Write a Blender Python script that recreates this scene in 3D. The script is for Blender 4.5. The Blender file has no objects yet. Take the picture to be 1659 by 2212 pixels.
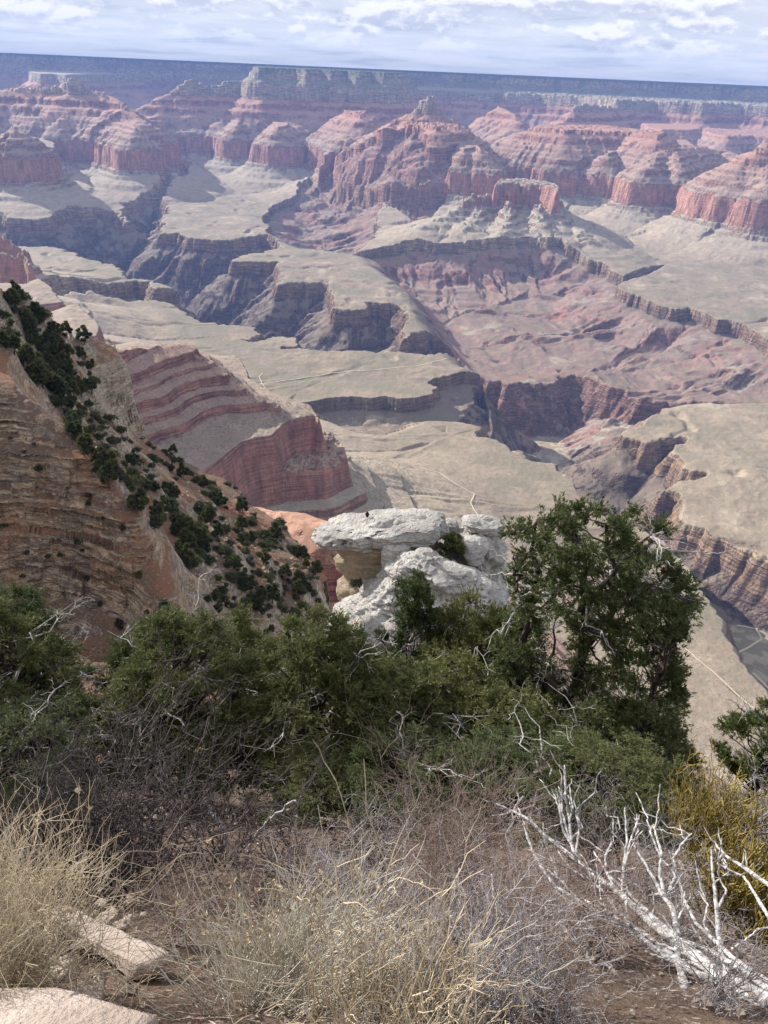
import bpy, bmesh, math, random
import numpy as np
from mathutils import Vector, Matrix

# ------------------------------------------------------------------ camera, sky, sun, exposure
SC = bpy.context.scene
W0, H0, F0 = 1659.0, 2212.0, 1661.0          # working frame of the photograph, focal length in its pixels
PITCH, ROLL = math.radians(28.87), math.radians(2.5)
fw = np.array([0, math.cos(PITCH), -math.sin(PITCH)])
r0 = np.array([1.0, 0, 0]); u0 = np.array([0, math.sin(PITCH), math.cos(PITCH)])
rt = math.cos(ROLL)*r0 + math.sin(ROLL)*u0
up = math.cos(ROLL)*u0 - math.sin(ROLL)*r0

cam_d = bpy.data.cameras.new("camera"); cam = bpy.data.objects.new("camera", cam_d)
SC.collection.objects.link(cam); SC.camera = cam
cam_d.sensor_fit = 'VERTICAL'; cam_d.sensor_height = 36.0; cam_d.lens = 36.0*F0/H0
cam_d.clip_start = 0.05; cam_d.clip_end = 90000
m = Matrix(((rt[0], up[0], -fw[0], 0), (rt[1], up[1], -fw[1], 0), (rt[2], up[2], -fw[2], 0), (0, 0, 0, 1)))
cam.matrix_world = m

SUN_EL, SUN_AZ = math.radians(28), math.radians(-54)   # azimuth measured from +y towards +x
sdir = Vector((math.sin(SUN_AZ)*math.cos(SUN_EL), math.cos(SUN_AZ)*math.cos(SUN_EL), math.sin(SUN_EL)))
sun_d = bpy.data.lights.new("sun", 'SUN'); sun = bpy.data.objects.new("sun", sun_d)
SC.collection.objects.link(sun)
sun_d.energy = 5.0; sun_d.angle = math.radians(0.5); sun_d.color = (1.0, 0.95, 0.88)
sun.rotation_euler = sdir.to_track_quat('Z', 'Y').to_euler()

world = bpy.data.worlds.new("World"); SC.world = world; world.use_nodes = True
def build_world():
    nt = world.node_tree; nt.nodes.clear()
    N = nt.nodes.new; L = nt.links.new
    out = N('ShaderNodeOutputWorld'); bg = N('ShaderNodeBackground')
    sky = N('ShaderNodeTexSky'); sky.sky_type = 'NISHITA'; sky.sun_disc = False
    sky.sun_elevation = SUN_EL; sky.sun_rotation = SUN_AZ; sky.altitude = 2100; sky.air_density = 1.0; sky.dust_density = 1.0
    tc = N('ShaderNodeTexCoord'); sep = N('ShaderNodeSeparateXYZ'); L(tc.outputs['Generated'], sep.inputs[0])
    def math_(op, a, b=None, clamp=False):
        n = N('ShaderNodeMath'); n.operation = op; n.use_clamp = clamp
        for i, v in enumerate((a, b)):
            if v is None: continue
            if isinstance(v, (int, float)): n.inputs[i].default_value = v
            else: L(v, n.inputs[i])
        return n.outputs[0]
    zz = math_('MAXIMUM', sep.outputs['Z'], 0.0)
    den = math_('ADD', zz, 0.045)
    # cloud deck: direction divided by height gives the flattened perspective of a level cloud layer
    px = math_('DIVIDE', sep.outputs['X'], den); py = math_('DIVIDE', sep.outputs['Y'], den)
    cmb = N('ShaderNodeCombineXYZ'); L(px, cmb.inputs[0]); L(py, cmb.inputs[1])
    lay = N('ShaderNodeTexNoise'); lay.inputs['Scale'].default_value = 0.6; lay.inputs['Detail'].default_value = 8
    lay.inputs['Roughness'].default_value = 0.62; lay.inputs['Distortion'].default_value = 0.3; L(cmb.outputs[0], lay.inputs['Vector'])
    # cumulus heads stand up: noise on azimuth and height
    cm2 = N('ShaderNodeCombineXYZ'); L(sep.outputs['X'], cm2.inputs[0]); L(math_('MULTIPLY', sep.outputs['Z'], 2.0), cm2.inputs[2])
    cum = N('ShaderNodeTexNoise'); cum.inputs['Scale'].default_value = 15; cum.inputs['Detail'].default_value = 9
    cum.inputs['Roughness'].default_value = 0.55; L(cm2.outputs[0], cum.inputs['Vector'])
    cm3 = N('ShaderNodeCombineXYZ'); L(sep.outputs['X'], cm3.inputs[0]); L(math_('MULTIPLY', math_('ADD', sep.outputs['Z'], 0.006), 2.0), cm3.inputs[2])
    cum2 = N('ShaderNodeTexNoise'); cum2.inputs['Scale'].default_value = 15; cum2.inputs['Detail'].default_value = 9
    cum2.inputs['Roughness'].default_value = 0.55; L(cm3.outputs[0], cum2.inputs['Vector'])
    puff = N('ShaderNodeMapRange'); puff.interpolation_type = 'SMOOTHSTEP'; L(cum.outputs[0], puff.inputs['Value'])
    puff.inputs['From Min'].default_value = 0.45; puff.inputs['From Max'].default_value = 0.54
    band = N('ShaderNodeMapRange'); band.interpolation_type = 'SMOOTHSTEP'; L(sep.outputs['Z'], band.inputs['Value'])
    band.inputs['From Min'].default_value = 0.028; band.inputs['From Max'].default_value = 0.06
    puffm = math_('MULTIPLY', puff.outputs[0], band.outputs[0])
    topl = math_('MULTIPLY', math_('SUBTRACT', cum.outputs[0], cum2.outputs[0]), 11.0)
    r = N('ShaderNodeValToRGB'); L(lay.outputs[0], r.inputs[0])
    e = r.color_ramp.elements; e[0].position = 0.34; e[0].color = (4.9, 5.3, 6.3, 1)
    e[1].position = 0.62; e[1].color = (7.5, 7.65, 8.2, 1)
    e2 = e.new(0.48); e2.color = (6.5, 6.8, 7.6, 1)
    r.color_ramp.interpolation = 'EASE'
    mx = N('ShaderNodeMix'); mx.data_type = 'RGBA'; mx.inputs[0].default_value = 0.95
    L(sky.outputs[0], mx.inputs[6]); L(r.outputs[0], mx.inputs[7])
    pc = N('ShaderNodeMix'); pc.data_type = 'RGBA'; L(math_('ADD', topl, 0.55, True), pc.inputs[0])
    pc.inputs[6].default_value = (5.6, 5.9, 7.0, 1); pc.inputs[7].default_value = (9.3, 9.3, 9.45, 1)
    mx2 = N('ShaderNodeMix'); mx2.data_type = 'RGBA'; L(math_('MULTIPLY', puffm, 0.9), mx2.inputs[0])
    L(mx.outputs[2], mx2.inputs[6]); L(pc.outputs[2], mx2.inputs[7])
    bg.inputs['Strength'].default_value = 0.053
    L(mx2.outputs[2], bg.inputs['Color']); L(bg.outputs[0], out.inputs['Surface'])
build_world()
SC.view_settings.view_transform = 'Standard'; SC.view_settings.look = 'None'
SC.view_settings.exposure = 1.13; SC.view_settings.gamma = 1.0; SC.view_settings.use_curve_mapping = False
SC.cycles.use_denoising = True
SC.cycles.max_bounces = 5; SC.cycles.diffuse_bounces = 2; SC.cycles.glossy_bounces = 1
SC.cycles.transparent_max_bounces = 8; SC.cycles.volume_bounces = 0; SC.cycles.transmission_bounces = 1
SC.render.use_persistent_data = False
random.seed(7)

# ------------------------------------------------------------------ helpers
def ray(px, py):
    d = fw*F0 + rt*(px - W0/2) + up*(H0/2 - py)
    return d/np.linalg.norm(d)
def D(y):                                     # the beds rise gently northwards
    return 0.0215*np.clip(np.asarray(y, float) - 2500, 0, 13500)
def at(px, py, z0):                           # frame point lying on the bed of height z0
    d = ray(px, py); z = z0; p = None
    for _ in range(30):
        k = z/d[2] if d[2] < -1e-4 else 20000
        if k <= 0 or k > 21000: k = 21000
        p = d*k; z = 0.5*z + 0.5*(z0 + float(D(p[1])))
    return (p[0], p[1], z0)
def V(px, py, Y):                             # frame point at forward distance Y: bed height follows
    d = ray(px, py); p = d*(Y/d[1])
    return (p[0], p[1], p[2] - float(D(p[1])))
def atz(px, py, z):
    d = ray(px, py); p = d*(z/d[2]); return Vector(p)
def aty(px, py, Y):
    d = ray(px, py); return Vector(d*(Y/d[1]))
def pts(s):
    return [tuple(float(v) for v in a.split(',')) for a in s.split()]

_pr = np.random.RandomState(11); _perm = np.tile(_pr.permutation(4096), 3).astype(np.int64)
_ga = _pr.rand(4096)*2*np.pi; _gx, _gy = np.cos(_ga).astype(np.float32), np.sin(_ga).astype(np.float32)
def perlin(x, y, seed=0):
    xi = np.floor(x); yi = np.floor(y); fx = (x - xi).astype(np.float32); fy = (y - yi).astype(np.float32)
    xi = xi.astype(np.int64) & 4095; yi = (yi.astype(np.int64) + seed*131) & 4095
    def g(ix, iy, dx, dy):
        h = _perm[_perm[ix & 4095] + (iy & 4095)]; return _gx[h]*dx + _gy[h]*dy
    u = fx*fx*fx*(fx*(fx*6 - 15) + 10); v = fy*fy*fy*(fy*(fy*6 - 15) + 10)
    a = g(xi, yi, fx, fy); b = g(xi + 1, yi, fx - 1, fy); c = g(xi, yi + 1, fx, fy - 1); d = g(xi + 1, yi + 1, fx - 1, fy - 1)
    a += u*(b - a); c += u*(d - c); return 1.5*(a + v*(c - a))
def fbm(x, y, lam, octs=4, seed=0, rough=0.5):
    t = 0; a = 1.0; n = 0
    for o in range(octs):
        t = t + a*perlin(x/lam, y/lam, seed + o); n += a; a *= rough; lam *= 0.5
    return t/n
def ridged(x, y, lam, octs=3, seed=0):
    t = 0; a = 1.0; n = 0
    for o in range(octs):
        t = t + a*(1 - 2*np.abs(perlin(x/lam, y/lam, seed + o))); n += a; a *= 0.5; lam *= 0.5
    return t/n                                # about -0.3..1
def sstep(x, a, b):
    t = np.clip((x - a)/(b - a), 0, 1); return t*t*(3 - 2*t)

def polydist(X, Y, P, closed=True, Z=None):
    """distance to a polyline, arc length and value Z at the nearest point, inside flag"""
    n = len(P); d2 = np.full(X.shape, 1e12, np.float32); tt = np.zeros(X.shape, np.float32)
    zz = np.zeros(X.shape, np.float32) if Z is not None else None
    ins = np.zeros(X.shape, bool); acc = 0.0
    for i in range(n if closed else n - 1):
        ax, ay = P[i][0], P[i][1]; j = (i + 1) % n; bx, by = P[j][0], P[j][1]
        ex, ey = bx - ax, by - ay; L2 = max(ex*ex + ey*ey, 1e-6); L = math.sqrt(L2)
        t = ((X - ax)*ex + (Y - ay)*ey)/L2; np.clip(t, 0, 1, out=t)
        dx = X - ax - t*ex; dy = Y - ay - t*ey; q = dx*dx + dy*dy
        if Z is not None:
            q = q  # nearest in plan
        m_ = q < d2
        d2[m_] = q[m_]; tt[m_] = acc + t[m_]*L
        if Z is not None: zz[m_] = Z[i] + t[m_]*(Z[j] - Z[i])
        acc += L
        if closed:
            c = ((ay > Y) != (by > Y))
            if c.any():
                xc = ax + (Y - ay)*ex/(ey if abs(ey) > 1e-9 else 1e-9)
                ins ^= (c & (X < xc))
    return np.sqrt(d2), tt, ins, zz
# ------------------------------------------------------------------ the canyon: one height model of level rock beds
# flank profile: horizontal run S (m) from the rim -> bed height (m below the rim)
def _profile():
    P = [(-60, 6), (0, 0), (8, -40), (44, -58), (52, -98), (128, -150), (134, -186), (146, -194), (158, -285), (262, -350), (266, -384)]
    rp = np.random.RandomState(3); n = 10; run = rp.uniform(.6, 1.5, n); run *= 392/run.sum(); drop = rp.uniform(.4, 1.8, n); drop *= 238/drop.sum(); x, z = 266.0, -384.0
    for a, d in zip(run, drop):
        P.append((x + a*.86, z - d*.42)); x += a; z -= d; P.append((x, z))
    return P + [(690, -641), (694, -655), (718, -788), (748, -801), (753, -824), (792, -840), (796, -858), (880, -884), (885, -893), (1000, -929), (1150, -966), (1300, -984), (1520, -995), (2300, -1010), (6000, -1400)]
PR = np.array(_profile(), float)
def Prof(S): return np.interp(S, PR[:, 0], PR[:, 1])
def Sof(z): return np.interp(-np.asarray(z, float), -PR[::1, 1], PR[:, 0])

QQ = 1.0
def lineS(X, Y, P, slope=1.0):
    best = np.full(X.shape, 1e9, np.float32); tt = np.zeros(X.shape, np.float32); dd = np.zeros(X.shape, np.float32); acc = 0
    for i in range(len(P) - 1):
        ax, ay, az = P[i]; bx, by, bz = P[i+1]; ex, ey = bx - ax, by - ay; L2 = max(ex*ex + ey*ey, 1e-6)
        t = np.clip(((X - ax)*ex + (Y - ay)*ey)/L2, 0, 1)
        d = np.sqrt((X - ax - t*ex)**2 + (Y - ay - t*ey)**2)
        d = np.maximum(d - (24 if ay > 4000 else 8), 0); S = Sof(az + t*(bz - az)) + d*slope
        m_ = S < best; best[m_] = S[m_]; dd[m_] = d[m_]; tt[m_] = (acc + t*math.sqrt(L2))[m_]; acc += math.sqrt(L2)
    return best, tt, dd

RW = -640.0
def PL(s, z0): return [at(x, y, z0) for x, y in pts(s)]
def VL(s): return [V(*[float(v) for v in a.split(',')]) for a in s.split()]

POLYS = [   # (bed height, frame outline)
 # left massif, redwall rim
 (RW, "-120,280 -60,262 0,270 60,280 90,287 100,288 135,292 195,294 205,297 212,285 220,284 250,288 265,289 297,288 335,288 352,300 330,262 310,245 -60,235"),
 (-350, "-120,210 0,210 37,211 100,210 160,213 212,212 250,215 235,205 200,200 -120,200"),
 (-484, "-120,248 0,246 22,248 60,252 85,253 104,247 117,246 130,256 145,256 160,250 172,257 190,256 215,258 250,261 268,268 290,274 275,250 240,235 -120,230"),
 # leftmost butte
 (RW, "-90,330 -60,326 0,321 22,323 50,323 54,322 75,315 119,317 112,303 60,290 0,288 -60,300"),
 # broad central massif
 (RW, "330,255 345,275 357,273 400,272 422,277 440,281 475,282 490,285 538,290 539,294 555,296 590,302 622,301 650,300 664,303 680,300 740,305 800,310 820,280 700,240 500,235 340,240"),
 (-484, "300,258 340,250 400,244 420,246 445,247 460,250 480,256 496,254 512,262 522,250 545,250 568,252 588,258 602,272 614,270 627,257 652,262 667,261 700,266 740,264 775,274 800,262 700,240 460,230 340,240"),
 (-372, "345,215 400,208 418,213 440,216 460,214 476,222 500,218 522,223 534,228 560,224 600,230 627,233 648,233 668,228 702,235 720,231 737,237 750,247 780,252 800,235 700,215 500,205 380,205"),
 # spire butte
 (-484, "815,300 840,296 857,291 875,294 893,287 908,298 930,300 955,298 962,291 978,296 988,312 1005,320 1030,312 1042,322 1020,300 980,280 880,275"),
 (-366, "838,268 860,257 878,271 893,274 915,270 940,276 960,272 992,273 980,258 940,250 880,250"),
 (RW, "690,336 709,332 722,323 775,319 797,323 790,330 752,336 742,342 747,339 770,337 785,336 829,333 865,337 887,335 905,340 930,345 950,345 980,353 1005,353 1055,356 1075,358 1085,368 1100,345 1050,310 900,295 740,305"),
 # mesa in front
 (-645, "1070,397 1078,393 1100,394 1124,392 1160,396 1179,399 1199,405 1207,409 1204,398 1180,389 1124,383 1078,386"),
 # right massif
 (RW, "1035,330 1057,332 1117,330 1122,335 1109,337 1139,340 1200,347 1240,352 1262,349 1273,342 1304,346 1312,350 1330,350 1395,347 1440,345 1500,345 1450,300 1290,290 1120,300 1040,310"),
 (-352, "1139,272 1220,279 1244,279 1294,281 1354,283 1420,292 1440,284 1300,268 1180,268"),
 (-484, "1075,306 1084,302 1110,300 1129,297 1160,310 1187,308 1215,316 1240,315 1252,307 1270,312 1284,306 1300,312 1318,309 1314,328 1330,324 1345,320 1394,312 1440,309 1500,312 1460,285 1300,280 1120,280"),
 # right butte
 (-570, "1392,354 1405,348 1440,352 1462,350 1470,342 1500,336 1540,338 1560,325 1500,315 1430,322"),
 (RW, "1345,373 1349,371 1369,373 1409,377 1419,387 1444,392 1482,387 1519,376 1544,371 1600,362 1560,340 1450,330 1370,352"),
 # far right butte
 (RW, "1544,375 1557,381 1594,392 1629,402 1640,415 1659,422 1720,430 1780,420 1760,360 1600,345 1565,362"),
 # near south-side promontories on the left
 (RW, "-100,640 -60,612 0,609 50,611 85,600 105,616 135,651 60,660"),
 (RW, "60,700 110,672 150,656 165,656 195,682 211,701 208,722 120,740"),
 (RW, "400,800 420,770 435,763 510,766 525,777 533,800 533,832 480,850"),
 # near red ridge
 (RW, "150,1300 300,1100 440,1012 480,984 520,953 548,945 590,938 612,915 630,903 680,893 690,900 672,872 600,850 520,805 440,760 300,735 150,760 -100,900 -100,1300"),
 (-722, "470,1030 700,930 728,942 742,962 752,988 700,1010"),
 (-815, "470,1060 720,975 755,985 762,1010 700,1040 560,1075"),
]
LINES = [
 # left massif: light summit and its long shoulder
 "-100,193,8500 0,193,8500 112,190,8500 140,182,8450 150,171,8400 160,168,8400 172,174,8400 178,186,8400 195,197,8350 240,207,8300 252,216,8200 278,240,8000 312,262,7800",
 # leftmost butte crest
 "-40,310,6500 0,300,6480 27,290,6450 32,280,6450 45,297,6400", "18,283,6700 32,279,6700 55,292,6650",
 # central massif: rim ridge, left shoulder, spurs
 "540,172,9700 487,174,9600 475,184,9560 452,183,9500 425,178,9450 415,170,9400 405,172,9350 394,183,9300 370,198,9300 345,209,9200 318,225,9100 290,236,9000",
 # spire butte
 "850,262,7700 860,254,7700 882,245,7700 909,230,7700 914,219,7700 925,208,7700 931,227,7690 942,237,7680 990,265,7650 995,277,7640 1017,295,7600 1037,307,7560 1042,322,7500 1060,335,7400",
 "912,214,7720 929,207,7720", "735,300,7900 800,290,7900 850,262,7750",
 # mesa: saddle and west ridge, spurs
 "1060,420,6010 1040,426,5960 1030,424,5950 1019,420,5900 1005,437,5830 990,448,5780 975,457,5730 940,475,5630 910,490,5500",
 "1019,421,5900 1024,450,5780 1030,478,5650 1034,497,5560", "1209,437,6080 1230,460,5980 1250,477,5880 1275,497,5760",
 "1105,432,5900 1098,470,5600 1085,505,5400 1075,532,5260", "1165,440,5880 1172,480,5600 1185,515,5400 1195,536,5290", "1040,445,5820 1015,480,5560 985,512,5380 960,535,5290", "1235,465,5950 1255,500,5600 1275,530,5400", "1190,425,6000 1198,462,5820 1215,490,5650", "1120,460,5900 1110,500,5600",
 # right massif
 "1139,271,9000 1179,270,9100 1205,266,9200 1229,252,9300 1240,234,9400 1246,229,9450 1262,226,9500 1300,231,9800 1340,233,10300",
 "1079,230,9600 1110,245,9300 1120,262,9000",
 # small pyramid between spire and right massif
 "1040,305,9500 1060,285,9500 1079,258,9500 1095,280,9450 1110,290,9400",
 # right butte
 "1404,339,6750 1429,324,6900 1449,317,7000 1480,320,7200 1521,317,7400 1590,330,8000", "1449,318,7000 1464,345,6700 1468,368,6480", "1415,335,6750 1400,360,6500",
 "1560,345,7400 1580,327,7400 1600,335,7300",
 # far right butte
 "1740,290,6500 1700,300,6400 1659,307,6300 1644,317,6200 1634,330,6100 1614,340,6050", "1660,312,6250 1650,350,6000 1655,395,5700",
 # left, behind the near cliffs
 "-80,540,3250 0,546,3200 55,553,3200 62,578,3100", "-80,490,3750 0,508,3700 30,525,3650 58,548,3600",
 # red Hermit spur below the near cliffs
 "560,1098,620 600,1105,600 650,1112,590 690,1124,575",
 # near red ridge crest
 "60,750,1400 130,747,1450 255,753,1520 320,748,1600 390,741,1660 403,752,1645 430,772,1635 460,790,1625 483,805,1615 515,830,1605 550,850,1600 600,872,1585",
]
SOUTH = [(-1500, 500, -185), (-700, 430, -185), (-330, 330, -185), (-120, 330, -185), (-60, 260, -185), (-50, 100, -185), (0, -10, -185), (300, -80, -185), (1500, -80, -185), (1500, -900, -185), (-1500, -900, -185)]
# north rim: top outlines at fixed forward distances (m) rather than by frame height
def VP(s, z0):
    return [(V(x, 170, Y)[0], Y, z0) for x, Y in [tuple(float(v) for v in a.split(',')) for a in s.split()]]
RIMS = [
 VP("548,9650 562,9400 600,9450 640,9500 665,9350 690,9550 720,9450 745,9650 775,9500 800,9700 830,9600 865,9900 880,10600 700,11200 555,11000", 0.0),
 VP("-400,15600 30,15400 60,15100 130,15500 200,15000 260,15500 330,15300 420,15600 520,15300 640,15600 720,15000 800,15400 860,14500 920,14700 960,14000 1010,14100 1060,13300 1090,12600 1150,12500 1200,12900 1260,12300 1330,12700 1400,12200 1460,12500 1520,12000 1560,12400 1620,11900 1700,12200 2300,12000 2300,30000 -400,30000", 25.0),
]
MIDS = [  # lower terraces in front of the north rim
 (VP("1060,11700 1100,11300 1170,11200 1260,10900 1340,10300 1420,10500 1500,10300 1530,10200 1540,10700 1620,10600 1700,10400 2200,10400 2200,12500 1060,12500", 0), -185.0),
 (VP("850,11800 900,11500 960,11700 1040,11400 1100,11600 1100,13500 850,13500", 0), -190.0),
 (VP("70,11500 90,11200 120,11300 145,11100 160,11600 300,13500 60,13500", 0), -190.0),
 (VP("270,12300 300,12000 330,12500 300,13500", 0), -420.0),
 (VP("1560,9000 1600,8700 1660,8900 1800,8600 2200,8600 2200,11000 1500,11000", 0), -420.0),
 (VP("1420,9300 1450,9000 1500,9100 1530,9400 1540,10800 1400,10800", 0), -400.0),
]

GORGE = ("-250,478 0,475 15,482 65,485 115,480 165,465 250,465 262,476 268,472 276,478 262,455 300,440 318,434 345,424 380,412 398,396 412,388 420,396 404,410 374,420 355,440 366,450 358,470 345,490 342,503 "
 "380,505 415,517 450,519 480,522 520,515 565,507 583,512 600,524 604,536 560,548 520,555 500,566 545,568 595,566 600,580 598,600 597,618 640,612 700,613 712,625 718,650 722,668 750,670 785,671 795,653 "
 "830,656 860,655 885,681 868,715 868,731 900,712 930,706 965,701 975,711 1005,731 1045,743 1110,754 1190,749 1207,742 1213,726 1222,738 1245,736 1280,746 1330,766 1380,781 1430,791 1500,796 1560,800 1660,805 1900,800 "
 "1900,836 1659,826 1544,820 1499,824 1459,836 1400,843 1392,852 1445,866 1462,872 1420,892 1385,918 1330,943 1338,952 1370,960 1395,968 1420,960 1470,952 1482,957 1452,975 1455,990 1466,1010 1472,1033 1525,1043 1518,1052 1470,1055 "
 "1425,1078 1432,1071 1452,1080 1470,1100 1469,1118 1479,1143 1500,1152 1529,1163 1560,1170 1579,1183 1620,1200 1659,1223 1760,1260 1900,1300 1900,1800 "
 "1760,1640 1700,1560 1650,1503 1615,1468 1580,1423 1568,1380 1560,1343 1540,1300 1520,1273 1505,1248 1475,1213 1440,1180 1400,1155 1340,1130 1290,1105 1254,1075 1235,1040 1210,1023 1200,1008 1150,1003 1110,978 1085,962 1055,953 "
 "1025,948 1040,925 1000,915 1000,890 985,872 1004,862 1040,800 1035,780 1005,773 980,768 900,765 830,761 750,757 650,756 641,754 610,757 637,745 632,727 600,725 545,738 525,738 565,724 555,708 500,703 435,700 400,680 370,661 300,664 "
 "200,672 120,690 100,665 140,643 165,638 225,626 295,612 310,614 345,628 378,634 330,612 280,608 272,591 255,579 210,571 165,556 105,534 65,536 0,528 -250,525")
UNK_RIM = "560,520 584,508 568,468 585,450 615,440 640,437 642,421 665,413 700,423 735,431 777,435 829,440 870,440 900,446 925,460 937,462 962,460 978,453 960,475 930,488 905,493 887,486 855,476 829,470 815,480 822,500 800,528 765,546 800,541 829,539 895,536 935,541 980,543 1040,542 1090,543 1140,541 1180,545 1210,543 1230,552 1255,558 1280,568 1305,571 1325,585 1348,591 1400,575 1440,570 1400,590 1345,605 1332,612 1345,622 1390,636 1430,653 1460,659 1490,656 1520,668 1550,681 1580,683 1610,691 1635,706 1652,722 1720,745 1900,760"
UNK_SOFT = "1900,900 1500,900 1250,900 960,800 900,700 870,650 829,610 760,565 700,552 640,548 600,532 575,520"
GARD_RIM = "648,885 700,872 760,867 800,870 829,861 860,868 900,862 924,856 930,842 924,827 950,818 1004,806 1050,800"
GARD_SOFT = "1080,940 1020,946 985,943 930,944 900,950 840,975 760,985 700,960 640,930"
GARD2_RIM = "640,930 700,925 760,918 800,922 850,932 905,925 940,935 960,945"
GARD2_SOFT = "960,950 900,956 850,985 760,1000 690,975"

SPINES = ["985,856,-1010 1030,868,-1050 1070,895,-1120 1115,925,-1200 1165,965,-1275 1195,995,-1310", "1460,868,-1010 1400,882,-1070 1340,898,-1170 1290,906,-1260 1250,908,-1335", "1350,955,-1010 1310,985,-1100 1265,1010,-1220 1225,1010,-1300",
          "1120,970,-1040 1150,985,-1150 1185,1000,-1270", "1430,1010,-1040 1350,1045,-1150 1270,1060,-1260"]
CTRL = [  # gentle relief of the bench: frame point, bed height
 (100, 420, -975), (300, 540, -1000), (450, 470, -985), (480, 450, -985), (300, 600, -1000), (180, 560, -985), (250, 620, -1003), (350, 500, -1000), (640, 590, -1000), (760, 650, -1003),
 (300, 720, -985), (450, 720, -1000), (700, 800, -990), (900, 800, -1000), (800, 840, -1004), (950, 780, -1002), (750, 900, -1030), (850, 900, -1040), (800, 1000, -1022), (1000, 1050, -1000), (1100, 1000, -1003), (950, 965, -1003),
 (860, 1050, -985), (1200, 1150, -1000), (1450, 1400, -1010), (1550, 1500, -1012), (1300, 1250, -1005), (1150, 740, -1030), (1000, 700, -1030), (1400, 770, -1030), (1500, 850, -985), (1620, 900, -970), (1650, 1050, -960), (1500, 950, -985),
 (1600, 1130, -975), (1550, 1140, -985), (1380, 860, -1010), (1600, 560, -985), (1500, 560, -1005), (1650, 640, -1000), (1250, 590, -1000), (700, 500, -1000), (1420, 520, -1000),
]

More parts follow.
